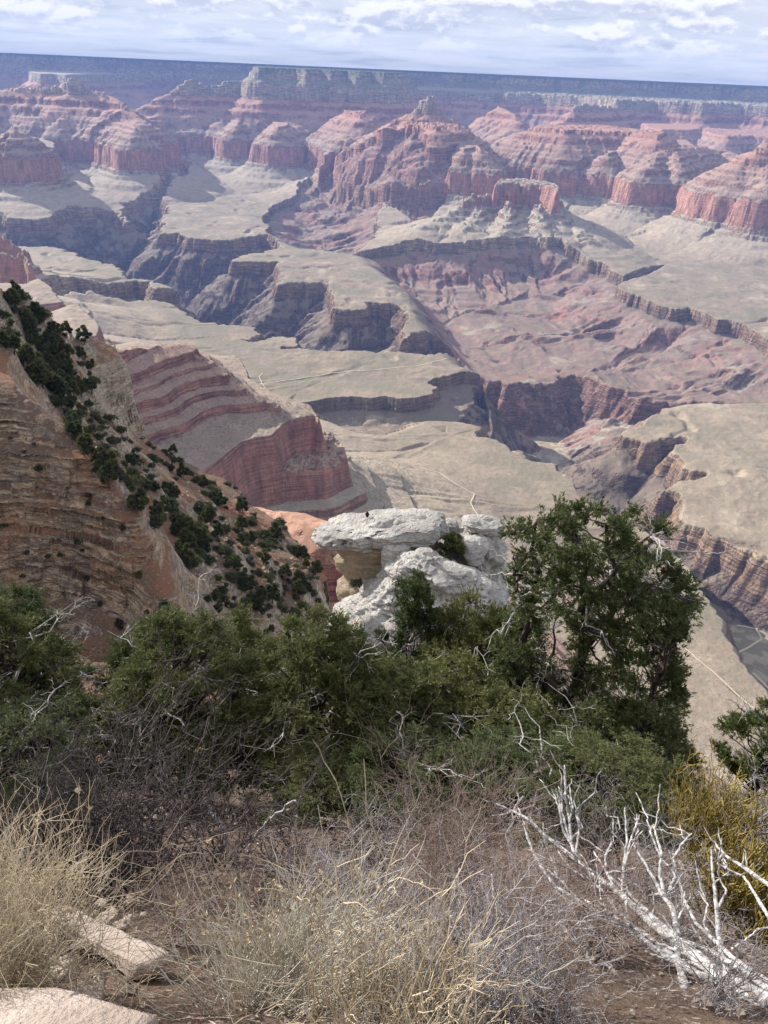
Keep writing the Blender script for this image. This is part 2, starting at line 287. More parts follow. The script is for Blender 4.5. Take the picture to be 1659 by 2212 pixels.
def terrain_height(X, Y):
    """bed-height field (z - D) and masks for world positions"""
    shp = X.shape; X = X.ravel().astype(np.float64); Y = Y.ravel().astype(np.float64)
    R = np.hypot(X, Y)
    wa = np.clip(R*0.004, 3, 26)
    Xw = X + wa*(fbm(X, Y, 330, 3, 1)*1.3 + 0.5*fbm(X, Y, 70, 2, 5)); Yw = Y + wa*(fbm(X, Y, 330, 3, 21)*1.3 + 0.5*fbm(X, Y, 70, 2, 25))
    Xw = Xw.astype(np.float32); Yw = Yw.astype(np.float32)
    # base bench
    num = np.zeros_like(X); den = np.zeros_like(X) + 1e-12
    for px, py, z0 in CTRL:
        p = at(px, py, z0); w = 1.0/((X - p[0])**2 + (Y - p[1])**2 + (0.05*p[1])**2)**1.6; num += w*z0; den += w
    B = num/den
    B += 13*fbm(X, Y, 420, 5, 40) + 5*ridged(X, Y, 170, 3, 47)*sstep(R, 900, 2000) + 2.0*fbm(X, Y, 60, 3, 44)
    wash = ridged(X + 30*fbm(X, Y, 200, 2, 60), Y, 520, 3, 50); B -= 14*sstep(wash, 0.72, 1.0)
    w2 = np.maximum(sstep(wash, .93, .995), sstep(ridged(X + 25*fbm(X, Y, 120, 2, 61), Y, 210, 2, 55), .93, .995)*.3)
    S = np.full(X.shape, 5000, np.float32); nd = np.full(X.shape, 5000, np.float32); tS = np.zeros(X.shape, np.float32)
    def upd(mask, val, tt, key, dist):
        nonlocal S, tS, nd
        c3 = nd[mask]; nd[mask] = np.where(val < S[mask], dist, c3)
        cur = S[mask]; m_ = val < cur; cur[m_] = val[m_]; S[mask] = cur
        c2 = tS[mask]; c2[m_] = tt[m_] + key*977.0; tS[mask] = c2
    def box(P, mg):
        xs = [p[0] for p in P]; ys = [p[1] for p in P]
        return np.nonzero((X > min(xs) - mg) & (X < max(xs) + mg) & (Y > min(ys) - mg) & (Y < max(ys) + mg))[0]
    key = 0
    feats = [(PL(s, z0), z0) for z0, s in POLYS] + [(p, z0) for p, z0 in MIDS] + [(SOUTH, -185.0)] + [(p, p[0][2]) for p in RIMS]
    for P, z0 in feats:
        key += 1; k = box(P, 1500)
        if not len(k): continue
        d, t, ins, _ = polydist(Xw[k], Yw[k], P)
        
        val = np.where(ins, -np.minimum(d, 60)*(0.2 if z0 == RW else 0.0), d) + float(Sof(z0))
        upd(k, val.astype(np.float32), t, key, np.where(ins, 30.0, d))
    for s in LINES:
        key += 1; P = VL(s); k = box(P, 1500)
        if not len(k): continue
        v, t, dd = lineS(Xw[k], Yw[k], P, 1.2 if P[0][1] < 2000 else 1.0)
        upd(k, v, t, key, dd)
    # ribs and alcoves: fluting along the contour of each landform
    far = np.clip(R/6000.0, 0.12, 1.5)
    fl = ridged(tS/95.0, S/900.0, 1.0, 3, 70)
    fl2 = fbm(X, Y, 240, 4, 75)
    fine = ridged(X, Y, 46, 3, 78)
    amp = sstep(S, 5, 120)*(20 + 22*sstep(S, 300, 500))*(1 + 0.5*sstep(S, 740, 900))
    big = fbm(X, Y, 620, 3, 175)
    nf = sstep(nd, 12, 120); nb = sstep(nd, 30, 330)
    S = S + (0.45 - fl)*amp*np.clip(far - .2, .08, 1)*(.12 + .88*nf) + (fl2*40*np.clip(far, .15, 1.3)*nf + big*85*np.clip(far - .3, 0, 1.2)*nb)*(1 - .6*sstep(S, 730, 900)) + (0.4 - fine)*8*np.clip(far, .4, 1)
    gul = ridged(tS/105.0, S/500.0, 1.0, 3, 171)*sstep(S, 745, 860)*(1 - sstep(S, 1150, 1700))
    zu = Prof(S) + (gul - 0.25)*30*np.clip(far, .4, 1)
    zc = np.maximum(B, zu + 0.0)
    soft = 6.0; zc = np.where(np.abs(B - zu) < soft, zc + (soft - np.abs(B - zu))**2/(4*soft), zc)
    red = np.zeros_like(X)
    # carved valleys
    for rim, softl, cliff, slope, mx, kk in ((UNK_RIM, UNK_SOFT, 62, 0.30, 165, 'u'), (GARD_RIM, GARD_SOFT, 48, 0.22, 70, 'g'), (GARD2_RIM, GARD2_SOFT, 34, 0.2, 45, 'g')):
        zr = -985 if kk == 'u' else -1005
        A = PL(rim, zr); Bp = PL(softl, zr - 40)
        poly = A + Bp; k = box(poly, 60)
        if not len(k): continue
        e, t, _, _ = polydist(Xw[k], Yw[k], A, False)
        es, _, _, _ = polydist(Xw[k], Yw[k], Bp, False)
        _, _, ins, _ = polydist(Xw[k], Yw[k], poly)
        e = np.where(ins, e, -e)
        e = e + ridged(t/85.0, e/500, 1.0, 3, 90)*24 + ridged(t/230.0, e/700, 1.0, 2, 95)*48 + 30*fbm(X[k], Y[k], 160, 2, 96) - 32 + 7*fbm(X[k], Y[k], 30, 2, 91)
        ribs = ridged(t/130.0, e/420, 1.0, 3, 93)
        dep = np.where(e > 0, cliff*np.clip(e/11.0, 0, 1) + np.clip(e - 11, 0, None)*slope*(1.25 - 0.6*ribs), 0)
        dep = np.minimum(dep, mx - 0.25*(mx - cliff)*np.clip(ribs, 0, 1))
        if kk == 'u':
            dep += (.35 - ridged(t/190.0 + .3*fbm(X[k], Y[k], 250, 2, 98), e/800, 1.0, 4, 97))*38*sstep(e, 30, 220)
            q = dep/17.0; fq = q - np.floor(q); dep = np.where(dep > 66, dep + .55*17*(np.where(fq < .75, fq*.35/.75, .35 + (fq - .75)/.25*.65) - fq), dep)
        dep *= np.where(ins, sstep(es, 0, 260 if kk == 'u' else 120), 0)
        zc[k] -= dep
        if kk == 'u': red[k] = sstep(e, 15, 60)*np.where(ins, sstep(es, 0, 200), 0)
    G = PL(GORGE, -1000); k = box(G, 60)
    e, t, ins, _ = polydist(Xw[k], Yw[k], G)
    e = np.where(ins, e, -e)
    x, y = X[k], Y[k]
    sc = np.clip(R[k]/3600, .35, 1.2)
    e = e + (ridged(t/70.0, e/600, 1.0, 2, 110)*18 + ridged(t/210.0, e/600, 1.0, 2, 112)*34 - 26)*sc + 6*fbm(x, y, 28, 3, 111)*sc
    ribs = ridged(t/165.0 + 0.25*fbm(x, y, 180, 2, 115), e/700, 1.0, 4, 113)
    ee = np.clip(e - 10, 0, None); grow = sstep(ee, 5, 130)
    ee2 = np.clip(ee - grow*(ribs - 0.35)*75*sc - 8*sc*grow*ridged(x, y, 55, 3, 118), 0, None)
    tap = 1 - red[k]
    chute = sstep(perlin(t/150.0, t*0 + 3.3, 140), .10, .38); wdt = 9 + 60*chute
    dep = np.where(e > 0, (62 - 12*chute)*(np.interp(e, [0, 3.5, 15, 19, 1e4], [0, .38, .52, 1, 1])*(1 - chute) + np.clip(e/wdt, 0, 1)*chute)*tap + 14*np.clip(e/9, 0, 1)*(1 - tap) + ee2*(0.93 + .55*red[k]), 0)
    floor = -1372 + 0.012*np.clip(2500 - y, -2000, 0)
    trib = sstep(2300 - y, 0, 1100)                       # the side canyon climbs towards the viewer
    floor = np.maximum(floor - (D(y) - 30), -1400) + 70*sstep(3250 - y, 0, 400) + 190*trib
    zg = zc[k] - dep
    fl_ = floor - D(y)*0.0
    river = (zg < fl_)
    zg = np.maximum(zg, fl_ + 9*np.abs(fbm(x, y, 70, 3, 120))*(y < 3250)); w2[k] = np.where(river & (y < 3250), .35 + .8*sstep(fbm(x, y, 50, 3, 121), 0, .2), w2[k])
    for s in SPINES:                                       # spurs running down into the gorge
        P = [at(a, b_, c) for a, b_, c in [tuple(float(v) for v in q.split(',')) for q in s.split()]]
        d_, tt_, _, zl = polydist(Xw[k], Yw[k], P, False, [p[2] for p in P])
        rb = ridged(tt_/110.0, d_/500, 1.0, 3, 150)
        zs = zl - 4 - np.maximum(d_ - 6, 0)*(.62 + .25*(.4 - rb)) + 14*fbm(x, y, 90, 4, 152)
        zg = np.where(e > 0, np.maximum(zg, np.minimum(zs, zc[k] - np.clip(e*.8, 0, 60))), zg)
    zc[k] = zg
    gm = np.zeros_like(X); gm[k] = sstep(e, 0, 14)
    ga = np.zeros_like(X); ga[k] = sstep(e, -30, 0)
    zc = zc + 0.9*fbm(X, Y, 18, 2, 130)
    return zc.reshape(shp), red.reshape(shp), gm.reshape(shp), w2.reshape(shp)

def grid_mesh(name, X, Y, Z, mat, attrs=None, smooth=True):
    nr, nc = X.shape
    co = np.stack([X, Y, Z], -1).reshape(-1, 3).astype(np.float32)
    i = np.arange((nr - 1)*(nc - 1)); r_, c_ = i//(nc - 1), i % (nc - 1)
    a = r_*nc + c_; F = np.stack([a, a + 1, a + nc + 1, a + nc], -1).astype(np.int32)
    me = bpy.data.meshes.new(name)
    me.vertices.add(len(co)); me.vertices.foreach_set('co', co.ravel())
    me.loops.add(F.size); me.loops.foreach_set('vertex_index', F.ravel())
    me.polygons.add(len(F)); me.polygons.foreach_set('loop_start', np.arange(0, F.size, 4, dtype=np.int32))
    me.polygons.foreach_set('use_smooth', np.full(len(F), smooth)) if False else None
    me.update(calc_edges=True)
    me.shade_smooth() if smooth else me.shade_flat()
    for k, v in (attrs or {}).items():
        at_ = me.attributes.new(k, 'FLOAT', 'POINT'); at_.data.foreach_set('value', v.astype(np.float32).ravel())
    me.materials.append(mat)
    ob = bpy.data.objects.new(name, me); SC.collection.objects.link(ob); return ob

# ------------------------------------------------------------------ material helpers
class NT:
    def __init__(s, name):
        s.m = bpy.data.materials.new(name); s.m.use_nodes = True; s.t = s.m.node_tree; s.t.nodes.clear()
        s.out = s.N('ShaderNodeOutputMaterial'); s.b = s.N('ShaderNodeBsdfPrincipled'); s.L(s.b.outputs[0], s.out.inputs['Surface'])
        s.b.inputs['Roughness'].default_value = 0.9; s.b.inputs['Specular IOR Level'].default_value = 0.15
    def N(s, k, **kw):
        n = s.t.nodes.new(k)
        for a, b in kw.items(): setattr(n, a, b)
        return n
    def L(s, a, b): s.t.links.new(a, b)
    def put(s, v, inp):
        if isinstance(v, (int, float)): inp.default_value = v
        elif isinstance(v, tuple): inp.default_value = v if len(v) == len(inp.default_value) else v + (1,)
        else: s.L(v, inp)
    def math(s, op, a, b=0.0, clamp=False):
        n = s.N('ShaderNodeMath', operation=op, use_clamp=clamp); s.put(a, n.inputs[0]); s.put(b, n.inputs[1]); return n.outputs[0]
    def mix(s, f, a, b, mode='MIX'):
        n = s.N('ShaderNodeMix', data_type='RGBA', blend_type=mode); s.put(f, n.inputs[0]); s.put(a, n.inputs[6]); s.put(b, n.inputs[7]); return n.outputs[2]
    def rng(s, v, a, b, c=0.0, d=1.0, smooth=True):
        n = s.N('ShaderNodeMapRange'); n.interpolation_type = 'SMOOTHSTEP' if smooth else 'LINEAR'
        s.put(v, n.inputs[0]); n.inputs[1].default_value = a; n.inputs[2].default_value = b; n.inputs[3].default_value = c; n.inputs[4].default_value = d; return n.outputs[0]
    def noise(s, scale, detail=4, rough=0.55, vec=None, dist=0.0, out=0):
        n = s.N('ShaderNodeTexNoise'); n.inputs['Scale'].default_value = scale; n.inputs['Detail'].default_value = detail
        n.inputs['Roughness'].default_value = rough; n.inputs['Distortion'].default_value = dist
        if vec is None: vec = s.pos()
        s.L(vec, n.inputs['Vector']); return n.outputs[out]
    def pos(s):
        if not hasattr(s, '_p'): s._p = s.N('ShaderNodeNewGeometry')
        return s._p.outputs['Position']
    def nz(s):
        s.pos(); sp = s.N('ShaderNodeSeparateXYZ'); s.L(s._p.outputs['Normal'], sp.inputs[0]); return sp.outputs[2]
    def vscale(s, x, y, z, vec=None):
        n = s.N('ShaderNodeVectorMath', operation='MULTIPLY'); s.L(vec or s.pos(), n.inputs[0]); n.inputs[1].default_value = (x, y, z); return n.outputs[0]
    def attr(s, name):
        n = s.N('ShaderNodeAttribute', attribute_name=name); return n.outputs['Fac']
    def ramp(s, v, stops, interp='LINEAR'):
        n = s.N('ShaderNodeValToRGB'); s.put(v, n.inputs[0]); cr = n.color_ramp; cr.interpolation = interp
        while len(cr.elements) < len(stops): cr.elements.new(0.5)
        for e, (p, c) in zip(cr.elements, stops): e.position = p; e.color = c + (1,)
        return n.outputs[0]
    def bump(s, h, dist=1.0, strength=1.0, prev=None):
        n = s.N('ShaderNodeBump'); n.inputs['Distance'].default_value = dist; n.inputs['Strength'].default_value = strength; s.L(h, n.inputs['Height'])
        if prev is not None: s.L(prev, n.inputs['Normal'])
        return n.outputs[0]

def canyon_material():
    t = NT('canyon_rock')
    st = t.attr('bed'); red = t.attr('red'); ws = t.attr('wash')
    n1 = t.noise(0.012, 5, 0.6); n2 = t.noise(0.08, 4, 0.6)
    fine = t.noise(1.0, 4, 0.6, t.vscale(0.01, 0.01, 0.22))           # thin level beds
    v = t.math('ADD', st, t.math('MULTIPLY', t.math('SUBTRACT', n1, 0.5), 30.0))
    f = t.rng(v, -1400, 100, 0, 1, False)
    q = lambda z: (z + 1400)/1500.0
    rock = t.ramp(f, [(q(-1400), (.075, .055, .062)), (q(-1075), (.105, .075, .072)), (q(-1062), (.21, .145, .11)), (q(-1005), (.25, .175, .125)), (q(-990), (.30, .235, .165)),
        (q(-870), (.37, .285, .19)), (q(-815), (.34, .22, .16)), (q(-795), (.36, .185, .14)), (q(-720), (.43, .225, .17)), (q(-655), (.37, .19, .145)),
        (q(-600), (.30, .155, .12)), (q(-560), (.37, .195, .145)), (q(-520), (.27, .13, .10)), (q(-470), (.37, .185, .135)), (q(-400), (.28, .125, .095)), (q(-350), (.33, .145, .105)),
        (q(-300), (.38, .22, .155)), (q(-280), (.36, .30, .23)), (q(-200), (.38, .325, .25)), (q(-150), (.31, .26, .19)), (q(-95), (.34, .29, .225)), (q(-40), (.35, .30, .235)), (q(10), (.3, .26, .2))])
    talus = t.ramp(f, [(q(-1400), (.10, .08, .07)), (q(-1075), (.155, .12, .095)), (q(-1020), (.21, .168, .122)), (q(-985), (.25, .20, .148)), (q(-900), (.30, .25, .19)), (q(-800), (.29, .25, .195)),
        (q(-700), (.27, .20, .155)), (q(-650), (.25, .205, .16)), (q(-610), (.26, .19, .15)), (q(-500), (.28, .185, .145)), (q(-380), (.32, .175, .13)), (q(-300), (.31, .19, .135)), (q(-200), (.27, .235, .18)), (q(-100), (.14, .145, .10)), (q(10), (.055, .07, .042))])
    rock = t.mix(.12, rock, (.27, .23, .21))
    # granite dykes in the gorge
    dy = t.noise(0.014, 6, 0.7, t.vscale(1, 1, 0.35), 1.2)
    rock = t.mix(t.math('MULTIPLY', t.rng(dy, .56, .64), t.rng(v, -1040, -1090, 0, 0.75)), rock, (.27, .19, .17))
    # red shale and purple slopes below the brown cliff
    rn = t.noise(0.0045, 5, 0.62)
    unk = t.mix(t.rng(rn, .35, .62), (.20, .155, .13), (.235, .13, .11))
    unk = t.mix(t.rng(t.noise(0.0075, 5, 0.7), .58, .68, 0, .8), unk, (.33, .14, .10))
    talus = t.mix(t.math('MULTIPLY', red, 0.9), talus, unk)
    rock = t.mix(t.math('MULTIPLY', red, 0.7), rock, (.25, .15, .125))
    steep = t.rng(t.math('ADD', t.nz(), t.math('MULTIPLY', t.math('SUBTRACT', n2, 0.5), 0.22)), .80, .60)
    col = t.mix(steep, talus, rock)
    # bedding lines and broad mottling
    rwm = t.math('MULTIPLY', t.rng(v, -810, -790), t.rng(v, -640, -660)); col = t.mix(t.math('MULTIPLY', steep, t.rng(rwm, 0, 1, 0.85, 0.3)), col, t.mix(t.rng(fine, .38, .62), (.50, .47, .45), (1.28, 1.22, 1.15)), 'MULTIPLY')
    streak = t.noise(1.0, 4, 0.65, t.vscale(0.05, 0.05, 0.006))
    col = t.mix(t.math('MULTIPLY', steep, 0.6), col, t.mix(t.rng(streak, .35, .62), (.55, .52, .52), (1.2, 1.16, 1.1)), 'MULTIPLY')
    mott = t.noise(0.02, 6, 0.7)
    col = t.mix(0.55, col, t.mix(t.rng(mott, .34, .66), (.66, .66, .62), (1.28, 1.25, 1.2)), 'MULTIPLY')
    # pale flats and olive brush on the bench
    br = t.noise(0.0045, 6, 0.68)
    flat = t.rng(t.nz(), .90, .985)
    col = t.mix(t.math('MULTIPLY', t.math('MULTIPLY', flat, t.rng(br, .42, .62)), t.rng(v, -940, -985, 0, .8)), col, (.165, .15, .105))
    col = t.mix(t.math('MULTIPLY', flat, t.math('MULTIPLY', t.rng(br, .44, .34), t.rng(v, -940, -985, 0, .7))), col, (.33, .285, .205))
    col = t.mix(t.math('MULTIPLY', t.math('MULTIPLY', ws, .75), t.rng(t.nz(), .85, .95)), col, (.34, .30, .22))
    # brush dots
    vo = t.N('ShaderNodeTexVoronoi'); vo.inputs['Scale'].default_value = 0.2; vo.inputs['Randomness'].default_value = 1; t.L(t.pos(), vo.inputs['Vector'])
    dots = t.math('MULTIPLY', t.rng(vo.outputs['Distance'], .36, .22), t.rng(t.noise(0.02, 3, .6), .42, .58))
    col = t.mix(t.math('MULTIPLY', dots, t.rng(steep, .7, .2, 0, .6)), col, (.07, .085, .05))
    t.L(col, t.b.inputs['Base Color'])
    h = t.math('ADD', t.math('MULTIPLY', fine, t.math('MULTIPLY', steep, 1.3)), t.math('MULTIPLY', t.noise(0.05, 7, 0.65), t.rng(steep, 0, 1, .38, 1.0)))
    vs = t.noise(1.0, 5, 0.6, t.vscale(0.045, 0.045, 0.004))
    h = t.math('ADD', h, t.math('MULTIPLY', vs, t.math('MULTIPLY', steep, 2.6)))
    t.L(t.bump(h, 9.0, 1.0), t.b.inputs['Normal'])
    return t.m

def mark(o, label=None, cat=None, group=None, kind=None):
    for k, v in (('label', label), ('category', cat), ('group', group), ('kind', kind)):
        if v: o[k] = v
    return o

def build_canyon():
    nc, nr = int(1500*QQ), int(1700*QQ)
    az = np.radians(np.linspace(-47, 47, nc))
    # radial spacing: even steps of the viewing angle would starve the far country, so blend with even log steps
    rr = np.exp(np.linspace(math.log(380), math.log(17500), nr)); rr = np.concatenate([rr, [19000, 22000, 26000]])
    A, Rr = np.meshgrid(az, rr); X = Rr*np.sin(A); Y = Rr*np.cos(A)
    zc, red, gm, up_ = terrain_height(X, Y)
    # under the viewer's cliff the ground climbs again
    Z = zc + D(Y)
    m_ = canyon_material()
    o = grid_mesh('canyon_terrain', X, Y, Z, m_, {'bed': zc, 'red': red, 'wash': np.where(gm > .5, np.where(up_ > .34, up_, 0), up_)})
    mark(o, kind='structure')
    t = NT('muddy_water'); t.b.inputs['Base Color'].default_value = (.22, .15, .10, 1); t.b.inputs['Roughness'].default_value = .25; t.L(t.bump(t.noise(.15, 4, .6), .6, .5), t.b.inputs['Normal'])
    xx, yy = np.meshgrid(np.linspace(-3500, 3500, 8), np.linspace(3290, 7500, 8)); mark(grid_mesh('river', xx, yy, xx*0 - 1338.0, t.m), kind='structure')
    return o
# ------------------------------------------------------------------ the near rim: slope underfoot and the ledgy spur on the left
_NY = np.array([-3, 0, .8, 1.5, 2.5, 5, 9, 14, 20, 40, 70, 110]); _NZ = np.array([-1.55, -1.66, -1.80, -2.6, -3.75, -6.6, -10.7, -15.4, -21, -43, -80, -150.])
def near_z(x, y):
    x = np.asarray(x, float); y = np.asarray(y, float)
    z = np.interp(y, _NY, _NZ)
    z = z - 0.06*x*sstep(y, 3, 20)
    z = z + 0.35*fbm(x + 50, y + 50, 4.0, 3, 200)*sstep(np.abs(y), 0.5, 5) + 0.07*fbm(x + 50, y + 50, .7, 3, 204)
    return z

SPUR_CTRL = [  # frame x, y, forward distance
 (-260, 700, 150), (-150, 760, 138), (0, 700, 152), (0, 811, 131), (45, 858, 127), (110, 965, 121), (135, 1010, 119), (190, 1060, 117), (255, 1082, 115), (282, 1170, 112), (345, 1200, 108), (385, 1290, 100),
 (-200, 1010, 121), (0, 1030, 120), (0, 1260, 110), (110, 1300, 112), (60, 1160, 116), (150, 1180, 115.5), (205, 1200, 114), (200, 1340, 108), (270, 1330, 107), (330, 1400, 100), (385, 1400, 98), (120, 1400, 96), (0, 1380, 96), (-200, 1250, 108), (-300, 1400, 95),
 (60, 810, 172), (20, 740, 180), (110, 880, 170), (150, 950, 158), (200, 1010, 150), (260, 1050, 142), (310, 1110, 138), (350, 1160, 134), (420, 1220, 138), (400, 1120, 160), (300, 1020, 172), (250, 960, 185), (200, 890, 200),
 (450, 1300, 130), (450, 1400, 112), (520, 1400, 118), (560, 1290, 146), (560, 1200, 170), (480, 1150, 180), (520, 1120, 200), (440, 1060, 210), (350, 1010, 225), (640, 1340, 150), (640, 1220, 178), (600, 1150, 200), (690, 1345, 160), (690, 1420, 140), (600, 1450, 118),
 (570, 1115, 215), (480, 1042, 240), (400, 1002, 255), (330, 955, 275), (250, 905, 262), (200, 862, 248), (150, 832, 244), (145, 755, 252), (100, 830, 235), (60, 760, 228), (40, 700, 235), (0, 645, 232), (-120, 600, 225),
 (232, 882, 282), (318, 946, 290), (272, 790, 302), (215, 778, 290), (246, 760, 310), (200, 742, 300), (150, 716, 286), (156, 728, 276), (100, 668, 272), (50, 640, 262), (0, 616, 250), (-120, 565, 240), (92, 664, 268), (92, 726, 255),
]
SPUR_EDGE = "-400,470,230 -150,556,240 0,614,252 50,638,264 100,666,274 150,714,290 200,740,304 246,757,316 262,768,322 276,790,308 300,860,300 322,944,294 345,958,284 402,1000,262 480,1040,247 512,1048,240 562,1108,222 610,1126,214 650,1148,206 684,1175,200 690,1230,188 698,1300,172 703,1345,162 722,1430,140 745,1500,118 790,1560,98 850,1600,80"
def tps_fit(P, lam=2.0):
    P = np.array(P); n = len(P); d = np.hypot(P[:, None, 0] - P[None, :, 0], P[:, None, 1] - P[None, :, 1])
    K = np.where(d > 0, d*d*np.log(d + 1e-9), 0) + lam*np.eye(n)*10
    A = np.zeros((n + 3, n + 3)); A[:n, :n] = K; A[:n, n] = A[n, :n] = 1; A[:n, n+1] = A[n+1, :n] = P[:, 0]; A[:n, n+2] = A[n+2, :n] = P[:, 1]
    b = np.zeros(n + 3); b[:n] = P[:, 2]; w = np.linalg.solve(A, b)
    def f(x, y):
        z = w[n] + w[n+1]*x + w[n+2]*y
        for i in range(n):
            r2 = (x - P[i, 0])**2 + (y - P[i, 1])**2 + 1e-6; z = z + w[i]*0.5*r2*np.log(r2)
        return z
    return f
_spur = None
def spur_points():
    P = [tuple(aty(*c)) for c in SPUR_CTRL]
    for x in (-55, -35, -15, 5, 25): P.append((x, 60, float(near_z(x, 55.)) - 4))
    for x in (-70, -40, -15): P.append((x, 78, -74))
    return P
def terr(z, step, sharp, off=0.0):            # ledges: flat treads with steep risers
    k = (z - off)/step; i = np.floor(k); f = k - i
    return off + (i + np.where(f < sharp, f/sharp*0.28, 0.28 + (f - sharp)/(1 - sharp)*0.72))*step
def spur_z(x, y):
    global _spur
    if _spur is None: _spur = tps_fit(spur_points())
    x = np.asarray(x, float); y = np.asarray(y, float); shp = x.shape; x = x.ravel(); y = y.ravel()
    z = _spur(x, y)
    wall = np.exp(-((y - 117)/14.0)**4)*sstep(-x, 22, 34)          # the ledgy cliff zone
    z = z + fbm(x, y, 26, 4, 300)*(2.6 + 1.0*wall) + 0.35*fbm(x, y, 4, 3, 306)
    g = ridged(x*0.8 + y*0.25, y, 34, 3, 310); z -= 3.0*sstep(g, .5, 1.0)*(1 - wall)
    band = sstep(fbm(x, y, 60, 2, 330), .02, .25)
    a1 = .5*wall + .8*band*(1 - wall); z = z + (terr(z, 8.5, 0.60, 1.3) - z)*a1
    a2 = .9*wall + .30*band*(1 - wall); z = z + (terr(z, 4.2, 0.5, 0.4) - z)*a2
    z = z + .35*fbm(x, y, 5, 4, 322)
    E = [tuple(aty(*p)) for p in pts(SPUR_EDGE)]
    P = E + [(60, -60, 0), (-400, -60, 0)]
    d, t, ins, _ = polydist(x + 9*fbm(x, y, 24, 4, 340), y + 9*fbm(x, y, 24, 4, 344), P)
    de, te, _, _ = polydist(x + 9*fbm(x, y, 24, 4, 340), y + 9*fbm(x, y, 24, 4, 344), E, False)
    out = np.where(ins, 0, de) + 0.0
    out = np.clip(out + (ridged(te/14.0, te*0 + .5, 1.0, 3, 350) - .3)*2.5*(out > 0), 0, None)
    z = z - np.interp(out, [0, 1.5, 3, 9, 12, 16, 60], [0, 10, 34, 52, 95, 118, 190])
    z = z + .5*fbm(x, y, 2.2, 3, 371)*(1 - wall)*sstep(fbm(x, y, 16, 2, 372), -.1, .3)
    return z.reshape(shp)

def spur_material():
    t = NT('ledgy_limestone')
    sx = t.N('ShaderNodeSeparateXYZ'); t.L(t.pos(), sx.inputs[0]); z = sx.outputs[2]
    n1 = t.noise(0.06, 5, .6); n2 = t.noise(0.5, 5, .65); n3 = t.noise(2.2, 5, .65)
    beds = t.noise(1.0, 3, .6, t.vscale(.05, .05, .38)); thin = t.noise(1.0, 5, .65, t.vscale(.25, .25, 2.6))
    rock = t.ramp(beds, [(.30, (.34, .28, .22)), (.38, (.72, .55, .38)), (.45, (.30, .27, .245)), (.52, (.78, .61, .43)), (.58, (.36, .33, .30)), (.66, (.68, .52, .37))])
    rock = t.mix(t.rng(n1, .50, .64, 0, .5), rock, (.62, .38, .23))                       # orange stain
    rock = t.mix(t.rng(t.noise(0.28, 7, .72), .50, .62, 0, .5), rock, (.20, .18, .165))                     # grey varnish and lichen
    cream = t.mix(t.rng(thin, .4, .6), (.47, .38, .28), (.62, .52, .40))
    rock = t.mix(t.rng(z, -88, -112), rock, cream)
    rock = t.mix(0.6, rock, t.mix(t.rng(thin, .36, .60), (.68, .66, .64), (1.25, 1.22, 1.18)), 'MULTIPLY')
    soil = t.mix(t.rng(n1, .40, .60), (.175, .12, .09), (.275, .14, .09))
    soil = t.mix(t.rng(n3, .55, .66), soil, (.36, .29, .23))
    soil = t.mix(t.rng(n2, .58, .68, 0, .7), soil, (.17, .145, .11))
    steep = t.rng(t.math('ADD', t.nz(), t.math('MULTIPLY', t.math('SUBTRACT', n2, .5), .35)), .80, .60)
    col = t.mix(steep, soil, rock); t.L(col, t.b.inputs['Base Color'])
    vo = t.N('ShaderNodeTexVoronoi', feature='DISTANCE_TO_EDGE'); vo.inputs['Scale'].default_value = 0.55; t.L(t.vscale(1, 1, 1.6), vo.inputs['Vector'])
    crack = t.rng(vo.outputs['Distance'], 0, .07)
    h = t.math('ADD', t.math('MULTIPLY', crack, t.math('MULTIPLY', steep, .5)), t.math('ADD', t.math('MULTIPLY', thin, t.math('MULTIPLY', steep, 1.6)), t.noise(0.9, 8, .7)))
    t.L(t.bump(h, 1.1, 1.0), t.b.inputs['Normal'])
    return t.m

def near_material():
    t = NT('stony_soil')
    n1 = t.noise(0.7, 5, .6); n2 = t.noise(6, 5, .65); n3 = t.noise(30, 4, .6)
    c = t.mix(t.rng(n1, .4, .6), (.085, .058, .043), (.15, .105, .077)); c = t.mix(t.rng(n2, .56, .66), c, (.27, .215, .165)); c = t.mix(t.rng(n3, .60, .68), c, (.40, .34, .28))
    c = t.mix(t.rng(t.noise(3, 6, .7), .55, .62, 0, .8), c, (.06, .045, .035))
    t.L(c, t.b.inputs['Base Color'])
    t.L(t.bump(t.math('ADD', n2, t.math('MULTIPLY', n3, .35)), .07, 1.0), t.b.inputs['Normal'])
    return t.m

